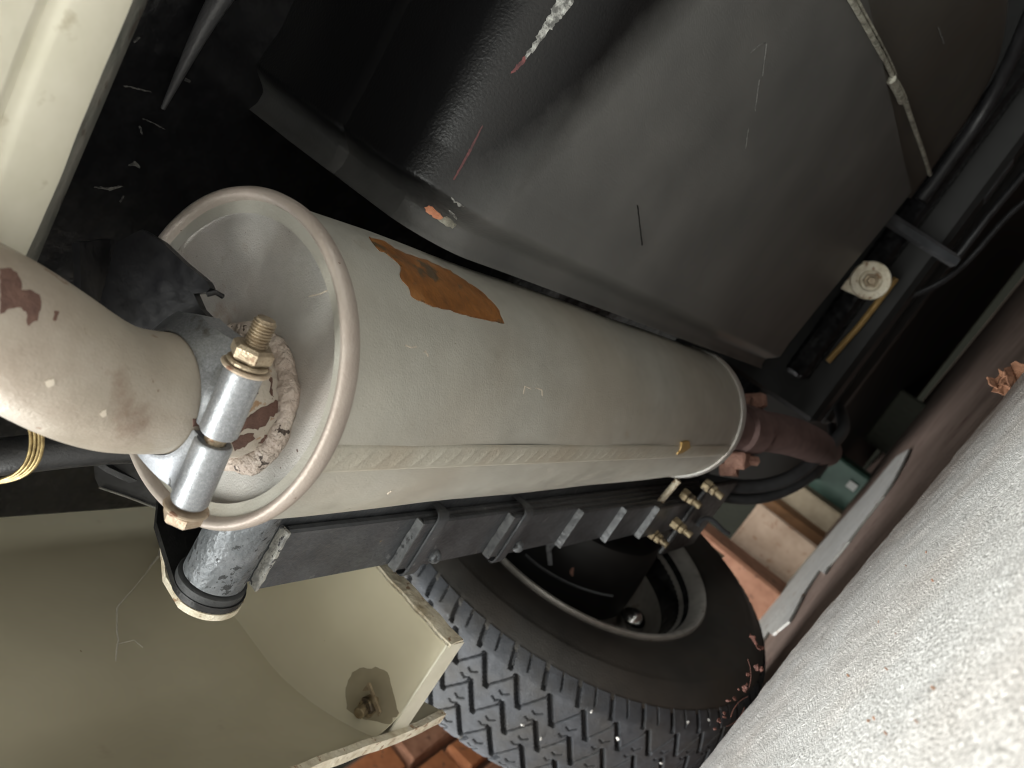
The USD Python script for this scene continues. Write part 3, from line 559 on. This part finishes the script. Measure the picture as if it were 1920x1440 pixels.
for k, (p, w) in enumerate([([(232, 160), (256, 166), (284, 172)], (1.5, 3, 1)), ([(268, 222), (290, 232), (310, 243)], (1, 2, 1)), ([(240, 310), (252, 306), (262, 314)], (2, 9, 3)), ([(176, 350), (205, 354), (230, 348)], (1, 5, 1)), ([(346, 148), (356, 152)], (6, 4)), ([(262, 236), (266, 252)], (2, 3)), ([(250, 78), (262, 70)], (5, 3)), ([(225, 378), (232, 366)], (3, 2))]):
    try: obj('scuff', patch(streak(p, w), bf, .0006, 3, .5, 140 + k), 'scuff_grey', t_ub, 40)
    except Exception as e: print('scuff', k, e)
obj('chassis_leg', [cbox(.2, 1.7, -.335, -.245, .372, .45, .006)], 'gloss_black', t_ub, 30)
obj('cross_member', [cbox(1.30, 1.36, -.10, .9, .19, .43, .008)], 'matt_black', t_ub, 30)
obj('cross_member', [cbox(1.26, 1.30, -.05, .9, .235, .27, .006)], 'gloss_black', t_ub, 30)
obj('bracing_bar', tube([P(1662, 408, 1.10), P(1790, 490, 1.14)], .010, 6), 'spring_black', t_ub, 20)
obj('bracing_bar', tube([P(1700, 556, 1.2), P(1776, 522, 1.2), P(1850, 450, 1.22), P(1930, 372, 1.24)], .005, 8, 30), 'satin_black', t_ub, 50)
obj('bracing_bar', tube([P(1790, 490, 1.15), P(1850, 410, 1.18), P(1925, 320, 1.2)], .006, 8), 'satin_black', t_ub, 50)
obj('brake_pipe', tube([P(1552, 678, 1.19), P(1612, 610, 1.18), P(1680, 522, 1.16)], .0048, 10), 'ochre_pipe', t_ub, 50)
obj('cover_plate', rbox(P(1866, 338, 1.15), CAR, [.02, .035, .006], .003), 'spring_black', t_ub, 20)
obj('rusty_fastener', rbox(P(1862, 294, 1.14), CAR, [.008, .008, .006], .003), 'rusty_lug', t_ub, 20)
obj('front_floor_pan', [cbox(1.5, 4.5, -.40, .95, .32, .335, .004)], 'matt_black', t_ub, 30)
obj('far_cross_member', [cbox(1.45, 1.5, -.10, .9, .19, .40, .01)], 'matt_black', t_ub, 30)
obj('wheel_arch_liner', [cbox(.60, 1.65, -.50, -.20, .62, .64, .002), cbox(.62, 1.65, -.52, -.50, .40, .64, .002)], 'matt_black', t_ub, 30)
obj('added_light_cover', [cbox(-.1, .60, -.44, -.30, .60, .61, .002)], 'matt_black', t_ub, 30)  # unseen sheet added to stop light leaking in above the wing

# rear valance: cream folded lower panel, nearest thing top left

KV = .872
pv = KV * np.array([(.078, .75), (.080, .315), (.085, .3055), (.10, .3045), (.134, .306), (.1365, .3085), (.139, .3095), (.1415, .3075), (.145, .3065), (.155, .3075), (.162, .309), (.1655, .3105)])
rv = KV * np.linspace(-.175, 1.05, 140); G = Q(np.broadcast_to(pv[:, 0], (140, len(pv))) + ((meshkit.fbm(np.stack([rv * 30, rv * 0, rv * 0], 1), 2) - .5) * .002)[:, None], np.broadcast_to(rv[:, None], (140, len(pv))), np.broadcast_to(pv[:, 1], (140, len(pv))))
t_va = obj('rear_valance', shell(G, CU * .0012), 'cream_clean', t_ub, 60, label='cream folded lower edge of the rear body panel')
obj('rear_panel', [cbox(.052, .060, -.45, .92, .263, .95, .002)], 'cream_clean', t_va, 30)  # unseen rear skin, its lower edge dropped to shade the end cap
pv2 = KV * np.array([(.1656, .3106), (.172, .318), (.180, .328), (.181, .45)])
G = Q(np.broadcast_to(pv2[:, 0], (140, 4)), np.broadcast_to(rv[:, None], (140, 4)), np.broadcast_to(pv2[:, 1], (140, 4)))
obj('primed_edge', shell(G, -CA * .001), 'primer_edge', t_va, 40, label='grey primed back edge of the panel')

# ================================================================ left rear wing

def lip_r(a): return -.389 + np.clip((.46 - a) / .13, 0, 3) * .024
def skin_r(a, u):
    k = np.clip((.285 - u) / .116, 0, 1)
    return -.42 + (lip_r(a) + .42) * k ** 1.8
ag = np.linspace(.14, .515, 60); ug = np.r_[np.linspace(.75, .30, 24), np.linspace(.29, .171, 40)]
AA, UU = np.meshgrid(ag, ug, indexing='ij')
RR = skin_r(AA, UU) + .004 * (meshkit.fbm(np.stack([AA * 6, UU * 6, AA * 0], -1), 2, 3) - .5)
t_wg = obj('rear_wing', shell(Q(AA, RR, UU), -CR * .0012), 'cream_paint', t_ub, 60, label='cream rear wing seen from inside')
G = np.array([[Q(a, lip_r(a) + dr, .1705 + .0015 * math.sin(a * 19) + .0003 * math.sin(a * 140)) for dr in (.003, .0015, -.002, -.0055, -.007)] for a in np.linspace(.14, .512, 90)])
obj('wing_lip', shell(G, CU * -.005), 'cream_edge', t_wg, 30, label='chipped cream bottom lip of the wing')
ga_ = np.linspace(.517, 1.55, 60); ul = np.where(abs(ga_ - .985) < .40, .255 + np.sqrt(np.clip(.40 ** 2 - (ga_ - .985) ** 2, 0, None)) * .62, .21)
G = np.array([[Q(a, -.43, u0 + (.75 - u0) * t) for t in np.linspace(0, 1, 12)] for a, u0 in zip(ga_, ul)])
obj('wheel_arch', shell(G, -CR * .0012), 'cream_paint', t_wg, 60)
# splash panel across the wing, with a free edge and bottom return
us_ = np.r_[np.linspace(.42, .26, 20), np.linspace(.25, .1735, 20)]; ts_ = np.linspace(0, 1, 24)
def spl(t, u):
    r0 = skin_r(.452, u); return Q(.452 - .022 * (1 - t) ** 7, r0 + (-.302 - r0) * t, u)
G = np.array([[spl(t, u) for t in ts_] for u in us_])
G_spl = G
obj('splash_panel', shell(G, CA * .0015), 'cream_paint', t_wg, 60, label='pale cream panel closing the wing')
G = np.array([[Q(.4525 + da, -.3018 + .0025 * k + .0004 * math.sin(u * 230), u) for da, k in ((-.001, 0), (-.001, .6), (.004, 1), (.014, .7))] for u in np.linspace(.42, .171, 60)])
obj('panel_edge', shell(G, CR * -.0015), 'cream_edge', t_wg, 30)
G = np.array([[Q(.4515 + da, r, .1735 - .10 * da) for da in (-.002, .004, .010, .017)] for r in np.linspace(-.386, -.302, 30)])
obj('bottom_return', shell(G, -CU * .0014), 'cream_clean', t_wg, 30)
bo = P(690, 1325, .560); bd = -CA
obj('bolt', [cyl(bo + CA * .012, bo + bd * .004, .0075, 6, .001), cyl(bo + bd * .004, bo + bd * .012 - CU * .002, .0042, 14)], 'brass', t_wg, 25, label='bolt with clip through the splash panel')
obj('clip', prism([P(668, 1300, .553), P(686, 1282, .553), P(722, 1332, .553), P(716, 1340, .553), P(690, 1296, .553)], CA * .002), 'zinc_bolt', t_wg, 20)
spl_top = tm(G_spl.reshape(-1, 3), grid_faces(40, 24))
pm('damp_stain', [(.3, (.25, .215, .145)), (.7, (.31, .27, .185))], 40, rough=.45)
obj('damp_stain', patch([(650, 1330), (648, 1290), (660, 1262), (680, 1250), (692, 1254), (706, 1250), (728, 1262), (736, 1292), (742, 1318), (748, 1338), (738, 1360), (700, 1352), (668, 1345)], spl_top, .0003, 8, .6, 70), 'damp_stain', t_wg, 40)
skin = tm(Q(AA, RR, UU).reshape(-1, 3), grid_faces(*AA.shape))

# ================================================================ cobweb threads on the wing
cb = [(303, 1022), (298, 1036), (294, 1050), (280, 1066), (270, 1082), (244, 1114), (222, 1138), (215, 1148), (215, 1192), (218, 1208), (214, 1228), (213, 1248)]
H, N, ok = hit([c[0] for c in cb], [c[1] for c in cb], skin)
t_cb = obj('cobweb', [tube(H[ok] + CR * .004, [.0007, .0014, .0011, .0005, .0004, .0006, .0006, .0005, .0006, .0003], 6), tube(np.array([H[9], H[9] + CR * .004 + CA * .01 - CU * .003, H[9] + CA * .016 - CU * .008]), .0003, 5)], 'cobweb', smooth=60, label='pale strand of cobweb hanging on the inside of the wing', cat='cobweb')

# ================================================================ spring hanger and leaf spring
t_hg = thing('spring_hanger', 'black steel spring hanger with a cream lower edge around the spring eye', 'bracket', Q(.295, -.292, .25))
EA, EU = .288, .2475
def hang(r0, grow, low=False):
    pts = [(EA + .0005 + (.0205 + grow) * math.sin(t), EU - (.0205 + grow) * math.cos(t)) for t in np.linspace(-1.75, 1.2, 20)]
    if low: pts = [(EA + .012, EU + .078), (EA - .0175 - grow, EU + .014)] + pts[3:] + [(EA + .01, EU + .03)]
    else: pts = [(.278, .385), (.272, .368), (.279, .352), (.300, .328), (EA - .005, .300)] + pts + [(.33, .275), (.36, .33), (.38, .385)]
    return prism([Q(a, r0, u) for a, u in pts], -CR * .004)
obj('cream_plate', hang(-.2825, .0006, True), 'cream_edge', t_hg, 25)
obj('black_plate', hang(-.2783, 0), 'satin_black', t_hg, 25)
obj('top_flange', prism([P(175, 868, .47), P(200, 848, .47), P(272, 842, .47), (P(330, 962, .47)), P(300, 956, .47), P(186, 914, .47), P(178, 896, .47)], M @ [0, 0, .004]), 'bracket_black', t_hg, 25)
obj('flange_edge', tube([P(186, 914, .468), P(240, 932, .468), P(318, 962, .468)], .0007, 8), 'primer_edge', t_hg, 40)
t_ls = thing('leaf_spring', 'dark grey leaf spring of stepped leaves running under the silencer to the axle', 'leaf spring', Q(.7, -.257, .23))
ec = (EA, EU)
obj('bush_washer', lathe(Q(ec[0], -.279, ec[1]), CR, [(0, .008), (0, .0195), (.005, .0195), (.006, .018), (.006, .008)], 48), 'bush_rubber', t_ls, 40)
obj('spring_eye', lathe(Q(ec[0], -.273, ec[1]), CR, [(0, .008), (0, .0165), (.0008, .0175), (.055, .0175), (.056, .0165), (.056, .008)], 64), 'spring_eye', t_ls, 40)
def leaf_u(a): return .2335 + .004 * ((.98 - a) / .68) ** 2
def leaf(a0, a1, lv, r0=-.2735, r1=-.2175, th=.0062, end=.003):
    aa_ = np.linspace(a0, a1, 26); m = []
    prof = [(r0 + .0015, 0), (r0, .0015), (r0, th - .0015), (r0 + .0015, th), (r1 - .0015, th), (r1, th - .0015), (r1, .0015), (r1 - .0015, 0)]
    V = np.array([[Q(a + (end * (p[1] / th) if i == 0 else 0), p[0], leaf_u(a) - lv * .0066 + p[1]) for p in prof] for i, a in enumerate(aa_)])
    k = len(prof); v = V.reshape(-1, 3); f = []
    for i in range(len(aa_) - 1):
        for j in range(k):
            a, b = i * k + j, i * k + (j + 1) % k; f += [[a, b, b + k], [a, b + k, a + k]]
    for j in range(1, k - 1): f += [[0, j, j + 1], [(len(aa_) - 1) * k, (len(aa_) - 1) * k + j + 1, (len(aa_) - 1) * k + j]]
    return fixn(tm(v, f))
starts = [.289, .306, .420, .530, .645, .735, .815]
for k, a0 in enumerate(starts):
    lf = obj('leaf', leaf(a0, 1.05 if k < 2 else 1.04, k, r1=-.2175 if k == 0 else -.2305), 'spring_black', t_ls, 30)
    if k:
        g = np.array([[Q(a0 - .0012, r, leaf_u(a0) - k * .0066 + u) for u in (-.0006, .003, .0064)] for r in np.linspace(-.273, -.231, 40)])
        g = g + ((meshkit.fbm(g.reshape(-1, 3) * 300, 2, k) - .5) * .002).reshape(40, 3, 1) * -CA
        obj('scuffed_end', shell(g, CA * .002), 'leaf_end' if k == 1 else 'spring_end', lf, 40)
for a0, lv in ((.438, 2), (.548, 3)):
    u0 = leaf_u(a0) - lv * .0066 - .0025
    pth = [Q(a0, -.2795, u0 + .012), Q(a0, -.2775, u0 + .001), Q(a0, -.271, u0), Q(a0, -.250, u0), Q(a0, -.234, u0), Q(a0 + .002, -.2275, u0 + .002), Q(a0 + .004, -.2255, u0 + .012), Q(a0 + .006, -.2265, u0 + .022)]
    p = spline(pth, 40); s = [p + CA * da for da in (-.0055, .0055)]
    clip = obj('rebound_clip', shell(np.stack(s, 1), CU * .0022), 'spring_black', t_ls, 40)
    obj('rivet', trimesh.Trimesh(*(lambda m: (m.vertices * .0055 + Q(a0 + .02, -.265, u0 + .002), m.faces))(trimesh.creation.icosphere(subdivisions=3)), process=False), 'spring_eye', clip, 60)
pr = P(1268, 906, .96); obj('spacer_strip', tube([P(1272, 900, .86), P(1197, 988, .885)], .0040, 10), 'cream_edge', t_ls, 40, label='pale strip at the axle end')
obj('spring_plate', [cbox(.93, 1.06, -.31, -.20, .187, .194, .003)], 'satin_black', t_ls, 25)
for (px, py) in ((1293, 934), (1334, 917), (1232, 1006), (1276, 988)):
    o = P(px - 14, py - 11, .90)
    nt_ = obj('nut', [cyl(o, o - CU * .010, .0076, 6, .001), cyl(o - CU * .0105, o - CU * .017, .0066, 6, .001)], 'brass', t_ls, 20)
    obj('stud', cyl(o - CU * .017, o - CU * .027, .0042, 14), 'brass', nt_, 40)
obj('hanging_strap', tube([P(1308, 985, .99), P(1330, 972, 1.0), P(1352, 990, 1.01), P(1366, 1000, 1.02)], .003, 8, 20), 'spring_black', t_ls, 40)
t_ho = obj('brake_hose', [tube([P(1250, 880, 1.08), P(1330, 902, 1.08), P(1410, 912, 1.1), P(1480, 896, 1.12), P(1540, 850, 1.16), P(1580, 806, 1.26), P(1560, 730, 1.40)], .010, 14, 60)], 'bush_rubber', smooth=60, label='thick black rubber hose curving below the far end of the silencer, upper of two', cat='hose')
t_ho = obj('brake_hose', [tube([P(1270, 905, 1.1), P(1340, 928, 1.1), P(1420, 935, 1.12), P(1490, 912, 1.15), P(1548, 862, 1.22), P(1560, 800, 1.36)], .008, 14, 60)], 'bush_rubber', smooth=60, label='thin black rubber hose curving below the far end of the silencer, lower of two', cat='hose')
# ================================================================ wheel
wc = cw(np.array([.0987, .207, 1.068])); rw = np.array([.4492, -.8228, -.3481]); rw /= np.linalg.norm(rw); WX = -(M @ rw)     # WX: from the car outwards

_, wu, wv = frame(WX)
prof = [(.012, .178), (.004, .186), (-.001, .194), (-.007, .204), (-.0115, .220), (-.0125, .236), (-.0105, .252), (-.0095, .254), (-.0095, .258), (-.009, .262), (-.004, .272), (.001, .280), (.004, .2845), (.008, .2875)]
out = [(.158 - x, r) for x, r in prof[::-1]]
t_w = obj('tyre', lathe(wc, WX, prof + [(.03, .282), (.128, .282)] + out, 200), 'rubber', t_ub, 40, label='black tyre with zigzag tread')
nth, nx = 1500, 104
th = np.linspace(0, 2 * np.pi, nth, endpoint=False); xx = np.linspace(.004, .154, nx)
Sg, Xg = np.meshgrid(th * .300, xx, indexing='ij')
ncell = 47; pt = 2 * np.pi * .300 / ncell
depth = np.zeros_like(Sg)
def segd(s, x, a, b):
    d = np.array(b) - np.array(a); t = np.clip(((s - a[0]) * d[0] + (x - a[1]) * d[1]) / (d @ d), 0, 1)
    return np.hypot(s - a[0] - t * d[0], x - a[1] - t * d[1])
def cut(dist, w, dp):
    global depth
    depth = np.maximum(depth, dp * np.clip((w + .0005 - dist) / .0008, 0, 1))
for k in range(3):
    xk = .044 + k * .0375; ph = (k * .93 % 1) * pt; A0, B0 = (-.0085, .0155), (.0095, -.0155)
    s = np.mod(Sg - ph + pt / 2, pt) - pt / 2
    for sh in (-pt, 0, pt):
        q = s - sh
        cut(segd(q, Xg - xk, A0, B0), .0023, .0075)
        cut(segd(q, Xg - xk, B0, (pt + A0[0], A0[1])), .0006, .0040)
        for e in (A0, B0): cut(np.maximum(abs(q - e[0] - (.0015 if e is B0 else -.0015)), abs(Xg - xk - e[1])), .0019, .0060)
        cut(segd(q, Xg - xk - .019, (.010, .0), (.015, .0045)), .0006, .003); cut(segd(q, Xg - xk - .019, (.015, .0045), (.0195, .002)), .0006, .003)
        cut(segd(q, Xg - xk, (.006, .008), (.012, .0125)), .0006, .003); cut(segd(q, Xg - xk, (.012, .0125), (.0165, .010)), .0006, .003)
for side in (0, 1):
    X2 = Xg if side == 0 else .158 - Xg
    s = np.mod(Sg + pt * .3 + pt / 2, pt) - pt / 2
    cut(np.where(X2 < .027, segd(s, X2, (0, 0), (-.010, .028)), 1), .0021, .0070)
    cut(np.where(X2 < .020, segd(np.mod(s + pt, pt) - pt / 2, X2, (0, .002), (-.006, .018)), 1), .0007, .0045)
u = (xx - .079) / .075
base = .3015 - .0055 * u ** 2 - .0095 * np.clip(abs(u) - .72, 0, 1) ** 1.6 / .28 ** 1.6
Rg = base[None] - depth + (meshkit.fbm(np.stack([Sg * 160, Xg * 160, Sg * 0], -1), 2) - .5) * .0006
G = wc + Xg[..., None] * WX + Rg[..., None] * (np.cos(th)[:, None, None] * wu + np.sin(th)[:, None, None] * wv)
obj('tread', tm(G.reshape(-1, 3), grid_faces(nth, nx, True)), 'tread_rubber', t_w, 35)
t_rim = obj('rim', lathe(wc, WX, [(.010, .1875), (.003, .1925), (-.003, .1930), (-.0065, .1905), (-.0065, .1870), (-.003, .1835), (.008, .176), (.020, .172), (.030, .165), (.060, .158), (.100, .156), (.108, .150)], 160), 'rim_metal', t_ub, 50)
obj('wheel_disc', lathe(wc, WX, [(.108, .151), (.098, .140), (.094, .12), (.105, .08), (.098, .06), (.098, 0)], 96), 'rim_metal', t_rim, 50)
obj('inner_barrel', lathe(wc, WX, [(.012, .1745), (.022, .171), (.031, .164), (.058, .1575)], 96, arc=(0, 2 * np.pi)), 'gloss_black', t_rim, 50)
obj('added_glint', trimesh.Trimesh(*(lambda m: (m.vertices * .020 + P(1183, 1166, 1.055), m.faces))(trimesh.creation.icosphere(subdivisions=3)), process=False), 'chrome', t_rim, 60)  # chrome ball added to make a bright glint inside the wheel

t_dr = obj('brake_drum', lathe(wc, WX, [(-.052, 0), (-.052, .082), (-.046, .094), (-.030, .100), (.03, .102), (.06, .102)], 96), 'matt_black', t_ub, 40)
obj('axle_tube', tube([wc + WX * .0, wc - WX * .30], .032, 32), 'matt_black', t_dr, 40)
obj('brake_fitting', [cyl(P(1062, 1042, .99), P(1080, 1052, .985), .009, 6), cyl(P(1040, 1046, .99), P(1062, 1042, .99), .006, 12)], 'brass', t_dr, 25)
obj('cylinder_bolt', cyl(P(1074, 1064, .985), P(1080, 1072, .975), .008, 12), 'rusty_lug', t_dr, 25)
obj('handbrake_lever', [prism([P(1022, 1002, .97), P(1046, 996, .97), P(1050, 1012, .97), P(1034, 1030, .97), P(1036, 1060, .97), P(1028, 1060, .97), P(1024, 1030, .97)], M @ [0, 0, .006])], 'spring_eye', t_dr, 25)
obj('drum_rib', tube([P(985, 1040, .955), P(1040, 1080, .95), P(1100, 1106, .945), P(1150, 1118, .94)], .0018, 8, 30), 'spring_black', t_dr, 40)

# ================================================================ things on the floor beyond
UPW = np.array([0, 0, 1.]); lat = CR - UPW * CR[2]; lat /= np.linalg.norm(lat); dep = np.cross(UPW, lat); BA = np.stack([UPW, lat, dep])
def block(name, px, py, d, hs, mat, label, cat, ch=.008, jit=.004, group=None, rot=0):
    ax = BA.copy()
    if rot: c, s = math.cos(rot), math.sin(rot); ax = np.stack([UPW, c * lat + s * dep, -s * lat + c * dep])
    return obj(name, rbox(P(px, py, d), ax, hs, ch, jit), mat, smooth=20, label=label, cat=cat, group=group)
block('paving_brick', 1448, 1046, 2.62, (.140, .125, .09), 'pale_brick', 'pale pinkish brick block standing behind the white kerb strip', 'brick', rot=.2)
block('paving_brick', 1362, 1072, 2.45, (.18, .075, .07), 'orange_brick', 'orange brick standing between the tyre and the pale brick block', 'brick')
block('dark_plank', 1486, 976, 2.75, (.13, .026, .06), 'dark_timber', 'narrow red brown plank end beside the pale brick block', 'plank')
block('pale_plank', 1520, 946, 2.85, (.14, .045, .07), 'timber', 'pale timber plank end left of the green crate', 'plank')
block('green_crate', 1572, 912, 3.0, (.12, .105, .11), 'green_plastic', 'dark green plastic crate with a small white tag', 'crate', .01, .002)
obj('paper_tag', rbox(P(1597, 911, 2.86), BA, (.017, .014, .003), .001), 'pale_card', smooth=20, label='small white paper tag on the green crate', cat='tag')
block('grey_box', 1690, 800, 3.3, (.12, .13, .11), 'olive_wall', 'dull olive box in the dark beyond the kerb strip', 'box', .01, .003)
bwp = CAM + np.array([1.0, 4.6, 0])
obj('garage_wall', rbox(np.array([bwp[0], bwp[1], 1.2]), np.eye(3), (4.5, .1, 1.25), .01), 'olive_wall', smooth=20, label='dim olive wall in the dark far behind the car', cat='wall')
# brick wall outside the wing, bottom of the photograph
t_bw = thing('brick_wall', 'orange red brick wall seen below the wing lip beside the tyre', 'wall', P(770, 1420, 2.3))
bx = CA - UPW * CA[2]; bx /= np.linalg.norm(bx); bn = np.cross(UPW, bx); bn = bn if bn @ CR > 0 else -bn
w0 = P(775, 1405, 2.35)
WZ = .62                                                       # height of the garden wall
obj('mortar', rbox(np.array([w0[0], w0[1], WZ / 2 - .006]) - bn * .035, np.stack([bx, bn, UPW]), (1.1, .03, WZ / 2 - .006), .004), 'mortar', t_bw, 20)
for i in range(-3, 4):
    for j in range(5):
        c = w0 + bx * (i * .345 + (.172 if j % 2 else 0) + .09) + bn * rng.uniform(-.006, .006); c[2] = .058 + j * .122
        obj('brick', rbox(c, np.stack([bx, bn, UPW]), (.163, .024, .052), .010, .008), 'red_brick' if rng.random() < .75 else 'orange_brick', t_bw, 20)
# litter at the edge of the slab
def flake(p, r, seed, tilt=.6):
    rg = np.random.default_rng(seed); n = 12; t = np.linspace(0, 2 * np.pi, n, endpoint=False); rr = r * rg.uniform(.55, 1.1, n)
    ax, ay = rg.normal(size=3), rg.normal(size=3); ax[2] *= tilt; ay[2] *= tilt; ax /= np.linalg.norm(ax); ay -= ax * (ay @ ax); ay /= np.linalg.norm(ay); nn = np.cross(ax, ay)
    ring = p + rr[:, None] * (np.cos(t)[:, None] * ax + np.sin(t)[:, None] * ay) + nn * (rg.uniform(-.2, .2, n) * r)[:, None]
    v = np.vstack([p + nn * r * .15, ring, p + nn * (r * .15 - .0012), ring - nn * .0012]); f = []
    for i in range(n):
        a, b = 1 + i, 1 + (i + 1) % n; f += [[0, a, b], [n + 1, b + n + 1, a + n + 1], [a, a + n + 1, b + n + 1], [a, b + n + 1, b]]
    return tm(v, f)
obj('dry_leaf', [flake(P(1880 + dx, 722 + dy, .64), r, sd, 1.2) for dx, dy, r, sd in ((0, 0, .010, 1), (18, -14, .011, 2), (-16, -4, .007, 8), (8, 10, .007, 9), (30, -26, .009, 10), (-4, -14, .008, 12))], 'crumpled_leaf', smooth=20, label='crumpled rust coloured dry leaf lying on the far edge of the floor slab', cat='leaf')
lit = [flake(P(1425 - 9 * k * .9 + rng.uniform(-6, 6), 1250 + 10 * k + rng.uniform(-8, 8), .655), rng.uniform(.001, .0035), 30 + k, 1) for k in range(12)]
lit += [flake(P(1412, 1196, .8), .007, 60, 1), flake(P(1424, 1215, .8), .004, 61, 1)]
fib = [tube([P(1404, 1290, .65), P(1408, 1262, .652), P(1402, 1236, .654)], .0003, 6, 12), tube([P(1370, 1345, .64), P(1384, 1318, .643), P(1402, 1306, .646)], .0004, 6, 12), tube([P(1362, 1362, .64), P(1380, 1352, .642), P(1396, 1326, .645)], .0003, 6, 12)]
obj('leaf_litter', lit + fib, 'red_litter', smooth=20, label='reddish bits of dry leaf and fibre between the tyre and the floor slab', cat='leaf litter', kind='stuff')
specks = []
for k in range(46):
    px, py = rng.uniform(1340, 1760), rng.uniform(860, 1400)
    if px * 750 + py * 610 < 1330 * 750 + 1440 * 610 + 30000: continue
    specks.append(flake(floor_pt(px, py, ZS + .0016), rng.uniform(.0002, .0005) , 200 + k, .3))
obj('floor_grit', specks, 'crumbs', smooth=20, label='small brown crumbs scattered on the pale floor slab', cat='grit', kind='stuff')
tread_m = world_mesh['/World/car/tyre/tread']
pp = np.array([(1015, 1385), (1110, 1335), (1158, 1385), (980, 1358), (1240, 1430), (1290, 1355), (1330, 1350)], float)
g_ = []
for k, q in enumerate(pp):
    o = P(q[0], q[1], 1.0); d = o - CAM; V = tread_m.vertices - CAM; dd = d / np.linalg.norm(d); tt_ = V @ dd; dist_ = np.linalg.norm(V - tt_[:, None] * dd, axis=1); m = dist_ < .004
    if m.any(): g_.append(flake(CAM + dd * (tt_[m].min() - .001), rng.uniform(.0010, .0022), 300 + k, 1))
obj('tread_grit', g_, 'grit', smooth=20, label='tiny pale stones stuck in the tyre tread', cat='grit', kind='stuff')
# gold braided wire and cable at the left edge
obj('braided_wire', [tube([P(62 + o, 790, .31), P(70 + o, 830, .31), P(60 + o, 868, .31), P(34 + o, 892, .312), P(-30 + o, 908, .315)], .0008, 8, 40) for o in (-12, -4, 4, 10)], 'gold_wire', smooth=60, label='gold coloured braided wire looping under the tail pipe at the left edge', cat='wire')
obj('black_cable', [tube([P(-60, 862, .36), P(60, 850, .36), P(180, 838, .37), P(260, 835, .38)], .009, 16, 40)], 'satin_black', smooth=60, label='black cable passing behind the tail pipe at the left edge', cat='cable')
